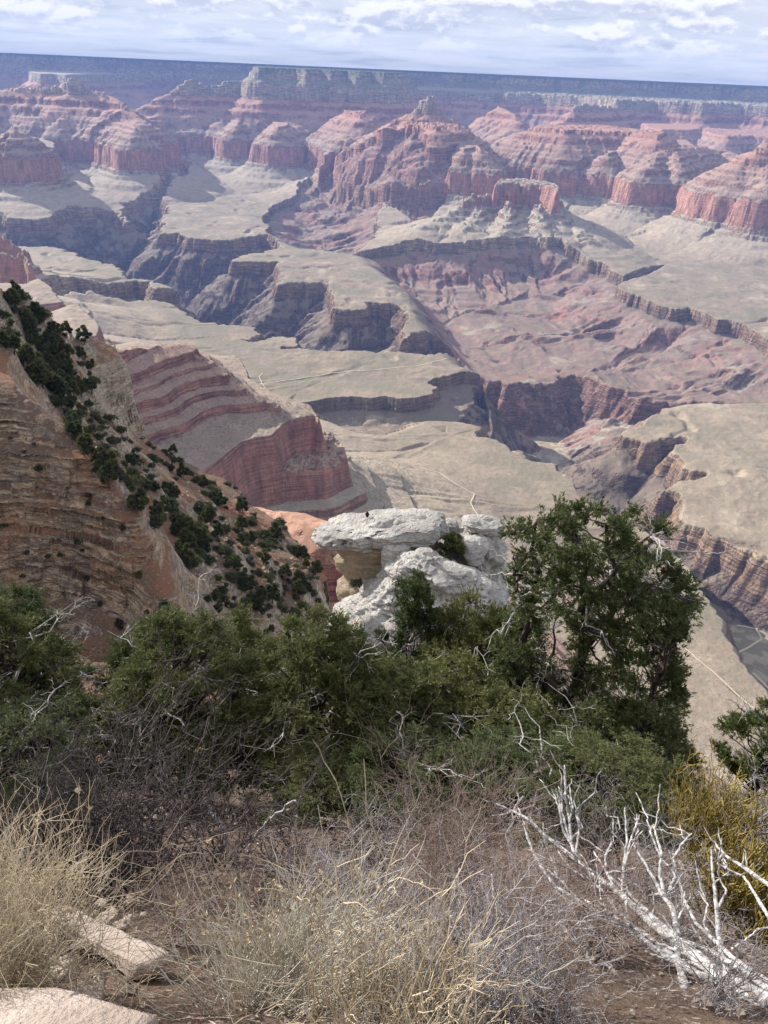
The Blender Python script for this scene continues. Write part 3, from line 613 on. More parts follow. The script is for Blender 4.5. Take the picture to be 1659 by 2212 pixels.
def build_near():
    n = int(950*QQ)
    az = np.radians(np.linspace(-58, 8, n)); rs_ = np.linspace(50, 345, 3000); w_ = (1/rs_)*(1 + 2.4*np.exp(-((rs_ - 127)/24)**4)); w_ = np.cumsum(w_); w_ = (w_ - w_[0])/(w_[-1] - w_[0])
    rr = np.interp(np.linspace(0, 1, int(1150*QQ)), w_, rs_)
    A, R = np.meshgrid(az, rr); X = R*np.sin(A); Y = R*np.cos(A); Z = spur_z(X, Y)
    # joints: each bed breaks into blocks that stand a little proud or back
    def blocks(h, w, seed):
        lz = np.floor((Z - .3)/h); u = X + .35*Y + 5*fbm(X, Y, 30, 2, seed); off_ = perlin(lz*.77 + .5, lz*0 + seed*1.37, seed)*w*3
        cx = np.floor((u + off_)/(w*(1 + .4*perlin(lz*1.31 + .2, lz*0 + .5, seed + 1))))
        q = np.sin(cx*12.9898 + lz*78.233 + seed)*43758.5453; return q - np.floor(q) - .5
    bed = np.sin(np.floor((Z - .4)/2.1)*91.7)*437.5; bed = bed - np.floor(bed) - .5
    k = 1.5*blocks(2.9, 5.5, 380) + .9*blocks(1.45, 2.6, 383) + 2.3*bed + .5*perlin(X/3, Z/1.2, 385) + .3*perlin(X/1.1, Z/.7, 386)
    gy, gx = np.gradient(Z); st_ = sstep(np.abs(gy)/np.gradient(R, axis=0), .7, 1.6); k = k*st_
    X = X + .25*k; Y = Y - .8*k
    sp = mark(grid_mesh('ledgy_slope', X, Y, Z, spur_material()), kind='structure')
    nr = int(420*QQ)
    az = np.radians(np.linspace(-75, 75, int(520*QQ))); rr = np.concatenate([[0.02], np.exp(np.linspace(math.log(.3), math.log(95), nr))])
    A, R = np.meshgrid(az, rr); X = R*np.sin(A); Y = R*np.cos(A) - 0.2; Z = near_z(X, Y)
    f = sstep(X, -6, 6); Z = Z - f*np.interp(R, [0, 22, 40, 95], [0, 0, 12, 90]) - (1 - f)*np.interp(R, [0, 60, 95], [0, 4, 34])
    ng = mark(grid_mesh('ground', X, Y, Z, near_material()), kind='structure')
    return sp, ng
# ------------------------------------------------------------------ mesh buffers and plants
class Buf:
    def __init__(s): s.v = []; s.f = []; s.n = 0
    def add(s, v, f):
        v = np.asarray(v, np.float32).reshape(-1, 3); f = np.asarray(f, np.int32); s.v.append(v); s.f.append(f + s.n); s.n += len(v)
    def tube(s, P, R, k=4, cap=True):
        P = np.asarray(P, float); n = len(P); T = np.gradient(P, axis=0); T /= np.linalg.norm(T, axis=1)[:, None] + 1e-9
        ref = np.array([0, 0, 1.0]) if abs(T[0, 2]) < .9 else np.array([1.0, 0, 0])
        a = np.cross(T, ref); a /= np.linalg.norm(a, axis=1)[:, None] + 1e-9; b = np.cross(T, a)
        th = np.arange(k)*2*np.pi/k; R = np.broadcast_to(R, (n,))
        v = P[:, None] + R[:, None, None]*(np.cos(th)[None, :, None]*a[:, None] + np.sin(th)[None, :, None]*b[:, None])
        i = np.arange((n - 1)*k); r_, c_ = i//k, i % k; c2 = (c_ + 1) % k
        s.add(v.reshape(-1, 3), np.stack([r_*k + c_, r_*k + c2, (r_ + 1)*k + c2, (r_ + 1)*k + c_], -1))
    def blades(s, C, Dn, n, L, w, spread, rs, back=0.0):
        """fans of n narrow leaf blades at each point C along directions Dn"""
        C = np.repeat(np.asarray(C, float), n, 0); Dn = np.repeat(np.asarray(Dn, float), n, 0); m_ = len(C)
        d = Dn + spread*rs.normal(size=(m_, 3)); d /= np.linalg.norm(d, axis=1)[:, None] + 1e-9
        q = np.cross(d, rs.normal(size=(m_, 3))); q /= np.linalg.norm(q, axis=1)[:, None] + 1e-9
        l = (L*rs.uniform(.6, 1.25, m_))[:, None]; C = C - Dn*back*rs.uniform(0, 1, (m_, 1))
        v = np.stack([C - q*w*.35, C + d*l*.55 - q*w*.5, C + d*l, C + d*l*.55 + q*w*.5], 1)
        s.add(v.reshape(-1, 3), np.arange(m_*4).reshape(-1, 4))
    def mesh(s, name, mat, smooth=True):
        me = bpy.data.meshes.new(name); v = np.concatenate(s.v); f = np.concatenate(s.f)
        me.vertices.add(len(v)); me.vertices.foreach_set('co', v.ravel()); me.loops.add(f.size); me.loops.foreach_set('vertex_index', f.ravel())
        me.polygons.add(len(f)); me.polygons.foreach_set('loop_start', np.arange(0, f.size, 4, dtype=np.int32)); me.update(calc_edges=True)
        if smooth: me.shade_smooth()
        else: me.shade_flat()
        me.materials.append(mat); return me
    def build(s, name, mat, parent=None, smooth=True):
        o = bpy.data.objects.new(name, s.mesh(name, mat, smooth)); SC.collection.objects.link(o)
        if parent is not None: o.parent = parent
        return o
def thing(name, label, cat, loc=(0, 0, 0), rz=0.0, scale=1.0, group=None):
    o = bpy.data.objects.new(name, None); SC.collection.objects.link(o); o.location = loc; o.rotation_euler = (0, 0, rz); o.scale = (scale,)*3
    o.empty_display_size = 0.2; return mark(o, label, cat, group)
def dup(root, loc, rz, scale, label, group=None, children=True):
    r = root.copy(); SC.collection.objects.link(r); r.location = loc; r.rotation_euler = (0, 0, rz)
    r.scale = scale if isinstance(scale, tuple) else (scale,)*3; r['label'] = label
    if group: r['group'] = group
    for ch in list(root.children):
        c = ch.copy(); SC.collection.objects.link(c); c.parent = r
    return r

def curve(p0, p1, n, wob, rs, sag=0.0):
    t = np.linspace(0, 1, n)[:, None]; p0 = np.asarray(p0, float); p1 = np.asarray(p1, float); L = np.linalg.norm(p1 - p0)
    w = np.cumsum(rs.normal(size=(n, 3)), 0); w -= w[0] + t*(w[-1] - w[0]); w *= wob*L/math.sqrt(n)
    P = p0 + t*(p1 - p0) + w; P[:, 2] += sag*L*(t[:, 0]*(1 - t[:, 0]))*4; return P
def unit(v): v = np.asarray(v, float); return v/(np.linalg.norm(v) + 1e-9)

def leaf_material(name, c1, c2, c3):
    t = NT(name); n1 = t.noise(2.3, 3, .6); n2 = t.noise(14, 2, .6)
    oi = t.N('ShaderNodeObjectInfo')
    c = t.mix(t.rng(n1, .38, .62), c1 + (1,), c2 + (1,)); c = t.mix(t.rng(n2, .50, .68, 0, .8), c, c3 + (1,))
    c = t.mix(1.0, c, t.mix(oi.outputs['Random'], (.62, .72, .74, 1), (1.12, 1.04, .92, 1)), 'MULTIPLY')
    t.L(c, t.b.inputs['Base Color']); t.b.inputs['Roughness'].default_value = .65
    tr = t.N('ShaderNodeBsdfTranslucent'); t.L(c, tr.inputs[0]); mx = t.N('ShaderNodeMixShader'); mx.inputs[0].default_value = .28
    t.L(t.b.outputs[0], mx.inputs[1]); t.L(tr.outputs[0], mx.inputs[2]); t.L(mx.outputs[0], t.out.inputs['Surface']); return t.m
def bark_material(name, c1, c2, scale=14.0, zs=.35):
    t = NT(name); n = t.noise(scale, 5, .65, t.vscale(1, 1, zs)); n2 = t.noise(scale*.12, 3, .6)
    c = t.mix(t.rng(n, .36, .64), c1 + (1,), c2 + (1,)); c = t.mix(1.0, c, t.mix(t.rng(n2, .35, .65), (.75, .75, .76, 1), (1.15, 1.12, 1.1, 1)), 'MULTIPLY')
    t.L(c, t.b.inputs['Base Color']); t.L(t.bump(n, .02, 1.0), t.b.inputs['Normal']); return t.m
MT = {}
def mats():
    MT['needle'] = leaf_material('pinyon_needles', (.092, .115, .042), (.148, .165, .068), (.235, .235, .115))
    MT['juniper'] = leaf_material('juniper_scale_leaf', (.10, .125, .038), (.16, .18, .06), (.23, .23, .095))
    MT['farleaf'] = leaf_material('distant_evergreen', (.075, .088, .042), (.12, .135, .065), (.19, .20, .105))
    MT['grayleaf'] = leaf_material('grey_sage_leaf', (.085, .085, .06), (.13, .13, .10), (.19, .185, .15))
    MT['bark'] = bark_material('dark_bark', (.035, .028, .024), (.105, .085, .072))
    MT['deadwood'] = bark_material('bleached_wood', (.30, .28, .265), (.62, .60, .58), 30, .2)
    MT['silver'] = bark_material('silver_branch_wood', (.22, .21, .205), (.72, .70, .68), 40, .10)
    MT['graytwig'] = bark_material('grey_twig', (.27, .25, .245), (.56, .53, .53), 20)
    MT['darktwig'] = bark_material('dark_twig', (.05, .042, .04), (.15, .13, .125), 20)
    MT['browntwig'] = bark_material('brown_twig', (.22, .165, .14), (.44, .35, .31), 20)
    MT['straw'] = bark_material('dry_straw', (.38, .31, .20), (.74, .64, .47), 8)
    MT['palestem'] = bark_material('pale_green_stem', (.42, .40, .31), (.74, .71, .60), 8)
    MT['seedhead'] = bark_material('dry_seed_head', (.45, .35, .22), (.72, .62, .44), 40)
    MT['ephedra'] = bark_material('yellow_green_stem', (.19, .155, .045), (.36, .29, .09), 12)
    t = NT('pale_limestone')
    n1 = t.noise(.22, 5, .6); n2 = t.noise(1.6, 6, .68); n3 = t.noise(7, 4, .6)
    sx = t.N('ShaderNodeSeparateXYZ'); t.L(t.pos(), sx.inputs[0])
    c = t.mix(t.rng(n1, .38, .62), (.43, .41, .375, 1), (.62, .595, .55, 1)); c = t.mix(t.rng(n2, .50, .62, 0, .75), c, (.36, .34, .32, 1)); c = t.mix(t.rng(n3, .55, .66, 0, .65), c, (.20, .19, .185, 1))
    c = t.mix(t.rng(t.noise(.5, 4, .6), .60, .70, 0, .5), c, (.62, .44, .30, 1))
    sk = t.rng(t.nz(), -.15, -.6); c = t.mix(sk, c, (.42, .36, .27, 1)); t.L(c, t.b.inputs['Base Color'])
    vo = t.N('ShaderNodeTexVoronoi'); vo.inputs['Scale'].default_value = 2.2; t.L(t.pos(), vo.inputs['Vector'])
    h = t.math('ADD', t.math('MULTIPLY', t.rng(vo.outputs['Distance'], 0, .45), .35), t.math('ADD', n2, t.math('MULTIPLY', n3, .35)))
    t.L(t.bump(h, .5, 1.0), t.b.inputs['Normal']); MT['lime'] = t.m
    t = NT('buff_limestone'); be = t.noise(1, 5, .6, t.vscale(.1, .1, 1.6)); n2 = t.noise(2.5, 6, .68)
    c = t.ramp(be, [(.32, (.33, .27, .19)), (.45, (.52, .43, .30)), (.55, (.40, .33, .24)), (.68, (.60, .51, .38))]); c = t.mix(t.rng(n2, .52, .66, 0, .6), c, (.24, .21, .17, 1))
    t.L(c, t.b.inputs['Base Color']); t.L(t.bump(t.math('ADD', be, n2), .6, 1.0), t.b.inputs['Normal']); MT['buff'] = t.m
    t = NT('pink_sandstone'); n1 = t.noise(2.2, 5, .6); n2 = t.noise(14, 5, .68); n3 = t.noise(60, 3, .6)
    c = t.mix(t.rng(n1, .38, .62), (.36, .29, .24, 1), (.50, .415, .355, 1)); c = t.mix(t.rng(n2, .55, .68, 0, .7), c, (.33, .27, .23, 1)); c = t.mix(t.rng(n3, .6, .7, 0, .5), c, (.24, .2, .17, 1))
    t.L(c, t.b.inputs['Base Color']); t.L(t.bump(t.math('ADD', n1, t.math('ADD', n2, t.math('MULTIPLY', n3, .4))), .03, 1.0), t.b.inputs['Normal']); MT['slab'] = t.m
    MT['grit'] = bark_material('stony_grit', (.15, .12, .10), (.36, .30, .25), 20, 1)
    t = NT('black_feather'); t.b.inputs['Base Color'].default_value = (.012, .012, .015, 1); t.b.inputs['Roughness'].default_value = .5; MT['raven'] = t.m

def make_tree(seed, H, Wd, kind='pinyon', clumps=70, trunk_r=.12, lean=(0, 0), low=.12, twist=.10, open_=1.0, fork=1, dens=30, dead=26, tufts=None, leaf=.085, bw=.019, cone=0.0):
    rs = np.random.RandomState(seed); tr, cr, de = Buf(), Buf(), Buf()
    base = np.array([0, 0, -.25]); trunks = []
    for f in range(fork):
        a = f*2*np.pi/max(fork, 1) + rs.uniform(0, 1); r = 0 if fork == 1 else .22*Wd
        top = np.array([lean[0]*H + r*math.cos(a), lean[1]*H + r*math.sin(a), H*(.9 if f == 0 else rs.uniform(.6, .85))])
        P = curve(base, top, 14, twist, rs); trunks.append(P)
        tr.tube(P, trunk_r*(1 if f == 0 else .8)*np.linspace(1, .16, 14)**.9*(1 + .12*rs.normal(size=14)*(np.arange(14) > 0)), 7)
    C = []
    while len(C) < clumps:
        u = unit(rs.normal(size=3)); rad = rs.uniform(.35, 1)**.5
        z = low + (1 - low)*(0.5 + 0.5*u[2]*rad)
        wz = (1 - cone*(z - low)/(1 - low))
        if cone < .3: wz *= 1 - .25*abs(z - .55)
        hx, hy = u[0]*rad*Wd*.5*wz, u[1]*rad*Wd*.5*wz
        if rs.rand() < .12: hx *= 1.2; hy *= 1.2
        c = np.array([lean[0]*H*z + hx, lean[1]*H*z + hy, z*H])
        if all(np.linalg.norm(c - q) > .085*Wd*open_ for q in C): C.append(c)
        elif rs.rand() < .02: C.append(c)
    for c in C:
        P = trunks[rs.randint(len(trunks))]; hz = max(c[2] - rs.uniform(.12, .45)*H*.6 - .1*np.hypot(c[0], c[1]), low*.6*H)
        j = int(np.argmin(np.abs(P[:, 2] - hz))); s0 = P[j]
        B = curve(s0, c, 9, .10, rs, sag=rs.uniform(-.10, .06)); L = np.linalg.norm(c - s0)
        tr.tube(B, np.linspace(max(.012, trunk_r*.10 + .018*L), .007, 9), 4)
        n = dens; dirs = rs.normal(size=(n, 3)); dirs[:, 2] = dirs[:, 2]*.8 + .35; dirs += .9*unit(c - s0); dirs /= np.linalg.norm(dirs, axis=1)[:, None]
        cs = .13*Wd*rs.uniform(.65, 1.2); Ls = cs*rs.uniform(.45, 1.1, n)
        tips = c + dirs*Ls[:, None]*np.array([1, 1, .8])
        for k in range(0, n, 3): tr.tube(np.stack([B[-1 - (k % 3)], (B[-1] + tips[k])/2 + rs.normal(size=3)*.02, tips[k]]), [.007, .005, .003], 3)
        # needle tufts along each twig
        T = np.concatenate([tips, c + (tips - c)*.72 + rs.normal(size=tips.shape)*.02, c + (tips - c)*.45 + rs.normal(size=tips.shape)*.03]); DD = np.concatenate([dirs]*3)
        cr.blades(T, DD, tufts or 8, leaf, bw, .62, rs, back=.05)
    for k in range(dead):
        P = trunks[rs.randint(len(trunks))]; j = rs.randint(2, 12); a = rs.uniform(0, 2*np.pi); R = Wd*.5*rs.uniform(.6, 1.02)
        e = P[j] + np.array([math.cos(a)*R, math.sin(a)*R, rs.uniform(-.05, .25)*H])
        B = curve(P[j], e, 9, .16, rs); de.tube(B, np.linspace(.022, .005, 9), 4)
        for q in range(6):
            i = rs.randint(3, 9); d = unit(rs.normal(size=3) + .7*unit(e - P[j])); l = rs.uniform(.15, .5)
            b2 = curve(B[i], B[i] + d*l, 5, .2, rs); de.tube(b2, np.linspace(.009, .003, 5), 3)
            for w in range(2):
                d2 = unit(d + rs.normal(size=3)*.7); de.tube(np.stack([b2[3], b2[3] + d2*l*.4]), [.005, .002], 3)
    return tr, cr, de

def build_trees():
    V_ = []
    specs = [dict(seed=21, H=4.6, Wd=3.0, clumps=95, cone=.45, low=.10, dens=34), dict(seed=22, H=4.4, Wd=3.3, clumps=100, cone=.25, low=.05, dens=34, fork=2),
             dict(seed=23, H=4.2, Wd=3.2, clumps=90, cone=.35, low=.08, dens=32), dict(seed=25, H=5.0, Wd=2.6, clumps=80, cone=.6, low=.12, dens=32)]
    protos = []
    for s in specs:
        tr, cr, de = make_tree(**s); protos.append((tr.mesh('trunk', MT['bark']), cr.mesh('crown', MT['needle'], False), de.mesh('dead_branch', MT['deadwood'])))
    def place(k, px, Y, top, wpx, label, rz, cat='tree', nm='pinyon_tree', group=None):
        b = aty(px, 1700, Y); x = b.x; z = float(near_z(x, Y)); tz = aty(px, top, Y).z; Hs = specs[k]['H']; s = (tz - z)/Hs
        slant = math.hypot(Y, z); w = wpx/F0*slant/specs[k]['Wd']
        o = thing(nm, label, cat, (x, Y, z), rz, 1.0, group); o.scale = (w, w, s)
        for nme, me in zip(('trunk', 'crown', 'dead_branch'), protos[k]):
            c = bpy.data.objects.new(nme, me); SC.collection.objects.link(c); c.parent = o
        return o
    L = [
     (1, 30, 10.0, 1330, 330, 'bushy green pinyon at the left edge of the picture', .3), (0, 110, 11.6, 1275, 250, 'dark green tree with a narrow top rising before the layered cliff at the left', 1.9),
     (2, 190, 9.0, 1530, 300, 'loose light green pinyon with bleached bare twigs, left of the dark twig thicket', 4.1), (2, 60, 8.2, 1560, 300, 'low green pinyon behind the tan grass clump at the left edge', 2.2),
     (0, 425, 9.6, 1325, 330, 'green pinyon with one straight dark trunk, left of centre', 5.2), (1, 350, 11.4, 1375, 230, 'green pinyon half hidden behind the straight dark trunk left of centre', 2.9),
     (3, 530, 12.4, 1335, 230, 'slim yellow-green pinyon in front of the rocky gully', .8),
     (0, 690, 9.4, 1335, 320, 'green pinyon with a straight dark trunk at the middle of the row', 3.3), (2, 600, 10.6, 1420, 260, 'low bushy pinyon between the two straight trunks', 1.2),
     (2, 770, 11.6, 1370, 250, 'green pinyon in front of the left end of the white boulders', .2),
     (3, 868, 12.6, 1232, 190, 'dark pointed pinyon top standing before the white boulder mound', 4.4), (1, 840, 9.2, 1470, 330, 'wide low pinyon with bare white twigs right of the middle trunk', 5.7),
     (1, 985, 12.0, 1300, 250, 'pinyon with bare grey twigs covering the foot of the white boulders', 3.9), (0, 960, 9.8, 1440, 340, 'broad green pinyon in the middle of the row, below the white boulders', 2.1),
     (2, 1070, 12.4, 1330, 230, 'green pinyon just left of the twisted big tree', 4.9), (1, 1080, 9.0, 1520, 330, 'low spreading pinyon in front of the twisted big tree, on its left', 1.4),
     (2, 1230, 8.8, 1560, 340, 'low dense pinyon beneath the twisted big tree', 3.1), (1, 1360, 9.6, 1540, 260, 'dense green pinyon at the right foot of the twisted big tree', .9),
    ]
    L += [(2, 1150, 7.4, 1640, 400, 'low spreading pinyon nearest the camera beneath the big tree', 2.7), (1, 1340, 7.2, 1650, 330, 'low pinyon between the big tree and the yellow-green bush', 4.0),
      (2, 905, 7.8, 1610, 330, 'low pinyon behind the reddish twiggy bush', .4), (1, 690, 8.0, 1640, 250, 'low pinyon at the foot of the middle straight trunk', 1.1)]
    for a in L: place(*a[:5], a[5], a[6])
    # the big twisted pinyon on the right
    Y = 10.6; b = aty(1215, 1700, Y); z = float(near_z(b.x, Y)); top = aty(1290, 1105, Y).z; H = top - z; slant = math.hypot(Y, z); Wd = 395/F0*slant
    def wp(px, py, dy=0.0):
        q = aty(px, py, Y + dy); return np.array([q.x - b.x, q.y - Y, q.z - z])
    t = thing('pinyon_tree', 'tallest tree, a twisted old pinyon with dark crooked trunks, standing against the canyon', 'tree', (b.x, Y, z))
    rs = np.random.RandomState(77); tr, cr, de = Buf(), Buf(), Buf()
    limbs = [([(1205, 1850), (1212, 1740), (1230, 1640), (1215, 1560), (1190, 1500), (1185, 1440)], .17, .10), ([(1190, 1500), (1150, 1440), (1130, 1380), (1150, 1310), (1165, 1240), (1150, 1175), (1165, 1120)], .10, .03),
             ([(1215, 1560), (1240, 1480), (1262, 1400), (1262, 1300), (1255, 1220), (1240, 1150)], .12, .03), ([(1262, 1400), (1310, 1350), (1330, 1290), (1320, 1200), (1310, 1130)], .085, .03),
             ([(1230, 1640), (1300, 1600), (1360, 1560), (1410, 1500), (1440, 1420)], .09, .03), ([(1330, 1290), (1390, 1260), (1440, 1270), (1490, 1300)], .05, .015), ([(1262, 1330), (1340, 1220), (1400, 1170), (1430, 1150)], .05, .015),
             ([(1150, 1310), (1120, 1260), (1110, 1200)], .04, .012), ([(1310, 1600), (1400, 1640), (1460, 1660)], .05, .015), ([(1212, 1700), (1150, 1640), (1110, 1560), (1090, 1500)], .07, .02)]
    nodes = []
    for P, r1, r2 in limbs:
        Q = np.array([wp(x, y, rs.uniform(-.25, .25)) for x, y in P]); tt = np.linspace(0, len(Q) - 1, 16); Q = np.stack([np.interp(tt, np.arange(len(Q)), Q[:, i]) for i in range(3)], 1); Q[1:-1] += rs.normal(size=(14, 3))*.035
        tr.tube(Q, np.linspace(r1, r2, 16)*(1 + .10*rs.normal(size=16)), 8); nodes.append(Q)
    N_ = np.concatenate(nodes); ctr = []
    outline = pts("1105,1240 1120,1190 1115,1150 1160,1105 1200,1085 1240,1100 1290,1100 1340,1110 1390,1130 1420,1150 1450,1190 1455,1250 1500,1275 1490,1320 1475,1380 1450,1420 1465,1480 1455,1540 1470,1600 1455,1680 1440,1760 1360,1800 1240,1800 1140,1780 1110,1700 1100,1600 1090,1500 1080,1400 1100,1330")
    ox = np.array([p[0] for p in outline]); oy = np.array([p[1] for p in outline])
    holes = [(1175, 1395, 34, 36), (1215, 1435, 26, 60), (1190, 1290, 20, 22), (1232, 1520, 18, 34), (1300, 1420, 14, 24), (1150, 1470, 18, 22), (1350, 1330, 14, 14)]
    k = 0
    while len(ctr) < 370 and k < 40000:
        k += 1; x, y = rs.uniform(1080, 1505), rs.uniform(1085, 1800)
        _, _, ins, _ = polydist(np.array([x]), np.array([y]), outline)
        if not ins[0]: continue
        if any(((x - a)/c)**2 + ((y - b_)/d)**2 < 1 for a, b_, c, d in holes) and rs.rand() < .93: continue
        if y < 1180 and rs.rand() < .35: continue
        ed = min(1.0, float(polydist(np.array([x]), np.array([y]), outline)[0][0])/150)
        ctr.append(wp(x, y, rs.uniform(-1, 1)*1.5*math.sqrt(ed) + .2))
    for c in ctr:
        dd = np.linalg.norm(N_ - c, axis=1) + .6*np.clip(N_[:, 2] - c[2], 0, None); j = int(np.argmin(dd)); s0 = N_[j]; L_ = np.linalg.norm(c - s0)
        B = curve(s0, c, 8, .12, rs, sag=-.05); tr.tube(B, np.linspace(.012 + .015*L_, .006, 8), 4)
        n = 24; dirs = rs.normal(size=(n, 3)); dirs[:, 2] = dirs[:, 2]*.7 + .3; dirs += 1.0*unit(c - s0); dirs /= np.linalg.norm(dirs, axis=1)[:, None]
        tips = c + dirs*(rs.uniform(.10, .34, n))[:, None]
        for q in range(0, n, 4): tr.tube(np.stack([B[-1], (B[-1] + tips[q])/2 + rs.normal(size=3)*.02, tips[q]]), [.007, .005, .003], 3)
        T = np.concatenate([tips, c + (tips - c)*.65 + rs.normal(size=tips.shape)*.02]); cr.blades(T, np.concatenate([dirs]*2), 10, .085, .019, .55, rs, back=.05)
    for k in range(70):
        j = rs.randint(len(N_)); a = rs.uniform(0, 2*np.pi); d = np.array([math.cos(a), math.sin(a), rs.uniform(-.2, .6)]); l = rs.uniform(.4, 1.1)
        B = curve(N_[j], N_[j] + d*l, 8, .2, rs); de.tube(B, np.linspace(.028, .006, 8), 5)
        for q in range(6):
            i = rs.randint(2, 8); d2 = unit(rs.normal(size=3) + d); l2 = rs.uniform(.12, .45); b2 = curve(B[i], B[i] + d2*l2, 5, .22, rs); de.tube(b2, np.linspace(.010, .003, 5), 3)
            de.tube(np.stack([b2[2], b2[2] + unit(d2 + rs.normal(size=3)*.8)*l2*.5]), [.005, .002], 3)
    tr.build('trunk', MT['bark'], t); cr.build('crown', MT['needle'], t, False); de.build('dead_branch', MT['deadwood'], t)
    # small dark tree at the right edge beyond the yellow bush
    s = dict(seed=31, H=2.6, Wd=1.9, clumps=42, cone=.1, low=.35, dens=22, dead=14, trunk_r=.07, leaf=.08); tr, cr, de = make_tree(**s)
    Y = 11.5; b = aty(1622, 1700, Y); z = aty(1622, 1745, Y).z; top = aty(1622, 1545, Y).z; sc = (top - z)/2.6
    t = thing('juniper_tree', 'small dark round-topped juniper at the right edge behind the yellow-green bush', 'tree', (b.x, Y, z), .5, sc)
    tr.build('trunk', MT['bark'], t); cr.build('crown', MT['juniper'], t, False); de.build('dead_branch', MT['graytwig'], t)
# ------------------------------------------------------------------ pale boulders on the point, the bird, shrubs and brush
from mathutils.bvhtree import BVHTree
from mathutils import noise as mnoise
def rock_loft(name, levels, Y, mat, seed, tilt=0.0, amp=.35, pits=0.0, nl=70, nr=110, parent=None, sq=.75, lam=1.6, yoff=None):
    """closed boulder: outline widths at successive heights, rounded in depth, weathered by noise"""
    lv = np.array([l[:4] for l in levels], float); t = np.linspace(0, len(lv) - 1, nl)
    L_ = [np.interp(t, np.arange(len(lv)), lv[:, i]) for i in range(4)]
    V_ = []; N_ = []
    th = np.arange(nr)*2*np.pi/nr; cs, sn = np.cos(th), np.sin(th); cs2, sn2 = np.sign(cs)*np.abs(cs)**sq, np.sign(sn)*np.abs(sn)**sq
    for i in range(nl):
        a, b = aty(L_[1][i], L_[0][i], Y), aty(L_[2][i], L_[0][i], Y); cx, hw, z = (a.x + b.x)/2, (b.x - a.x)/2, (a.z + b.z)/2
        V_.append(np.stack([cx + hw*cs2, Y + L_[3][i]*sn2, z + tilt*(hw*cs2) + 0*sn2], 1)); N_.append(np.stack([cs, sn, np.zeros(nr)], 1))
    V_ = np.concatenate(V_); N_ = np.concatenate(N_); V_ = np.concatenate([V_, [V_[:nr].mean(0)], [V_[-nr:].mean(0)]]); N_ = np.concatenate([N_, [[0, 0, 1]], [[0, 0, -1]]])
    top = np.repeat(np.arange(nl), nr); top = np.concatenate([top, [0, nl]]); N_[:, 2] += np.clip(1 - top/6.0, 0, 1)*1.4 - np.clip(1 - (nl - top)/6.0, 0, 1); N_ /= np.linalg.norm(N_, axis=1)[:, None] + 1e-9
    off = Vector((seed*7.3, seed*3.1, seed*1.7)); out = np.empty_like(V_)
    for i, (v, n) in enumerate(zip(V_, N_)):
        p = Vector(v) + off
        d = mnoise.fractal(p/(lam*2.2), 0.9, 2.1, 3)*1.5*amp + (mnoise.ridged_multi_fractal(p/lam, .9, 2.1, 4, 1.0, 2.0) - 1.1)*.33*amp + mnoise.fractal(Vector((p.x*.3, p.y*.3, p.z*1.6)), .8, 2, 3)*.5*amp
        if pits:
            q = mnoise.voronoi(p/1.05)[0]; k = min(1.0, max(0.0, (.42 - q[0])/.3)); g = max(0.0, mnoise.noise(p/3.5) + .25)
            d -= pits*k*k*min(1.0, g*2.2)
        out[i] = v + n*d
    F = []
    for i in range(nl - 1):
        for j in range(nr): F.append((i*nr + j, i*nr + (j + 1) % nr, (i + 1)*nr + (j + 1) % nr, (i + 1)*nr + j))
    for j in range(nr): F.append((nl*nr, (j + 1) % nr, j)); F.append((nl*nr + 1, (nl - 1)*nr + j, (nl - 1)*nr + (j + 1) % nr))
    me = bpy.data.meshes.new(name); me.from_pydata([tuple(v) for v in out], [], [tuple(reversed(f)) for f in F]); me.shade_smooth(); me.materials.append(mat)
    o = bpy.data.objects.new(name, me); SC.collection.objects.link(o)
    if parent: o.parent = parent
    return o
def bvh(o):
    me = o.data; n = len(me.vertices); co = np.empty(n*3, np.float32); me.vertices.foreach_get('co', co)
    f = [tuple(p.vertices) for p in me.polygons]; return BVHTree.FromPolygons([tuple(c) for c in co.reshape(-1, 3)], f)

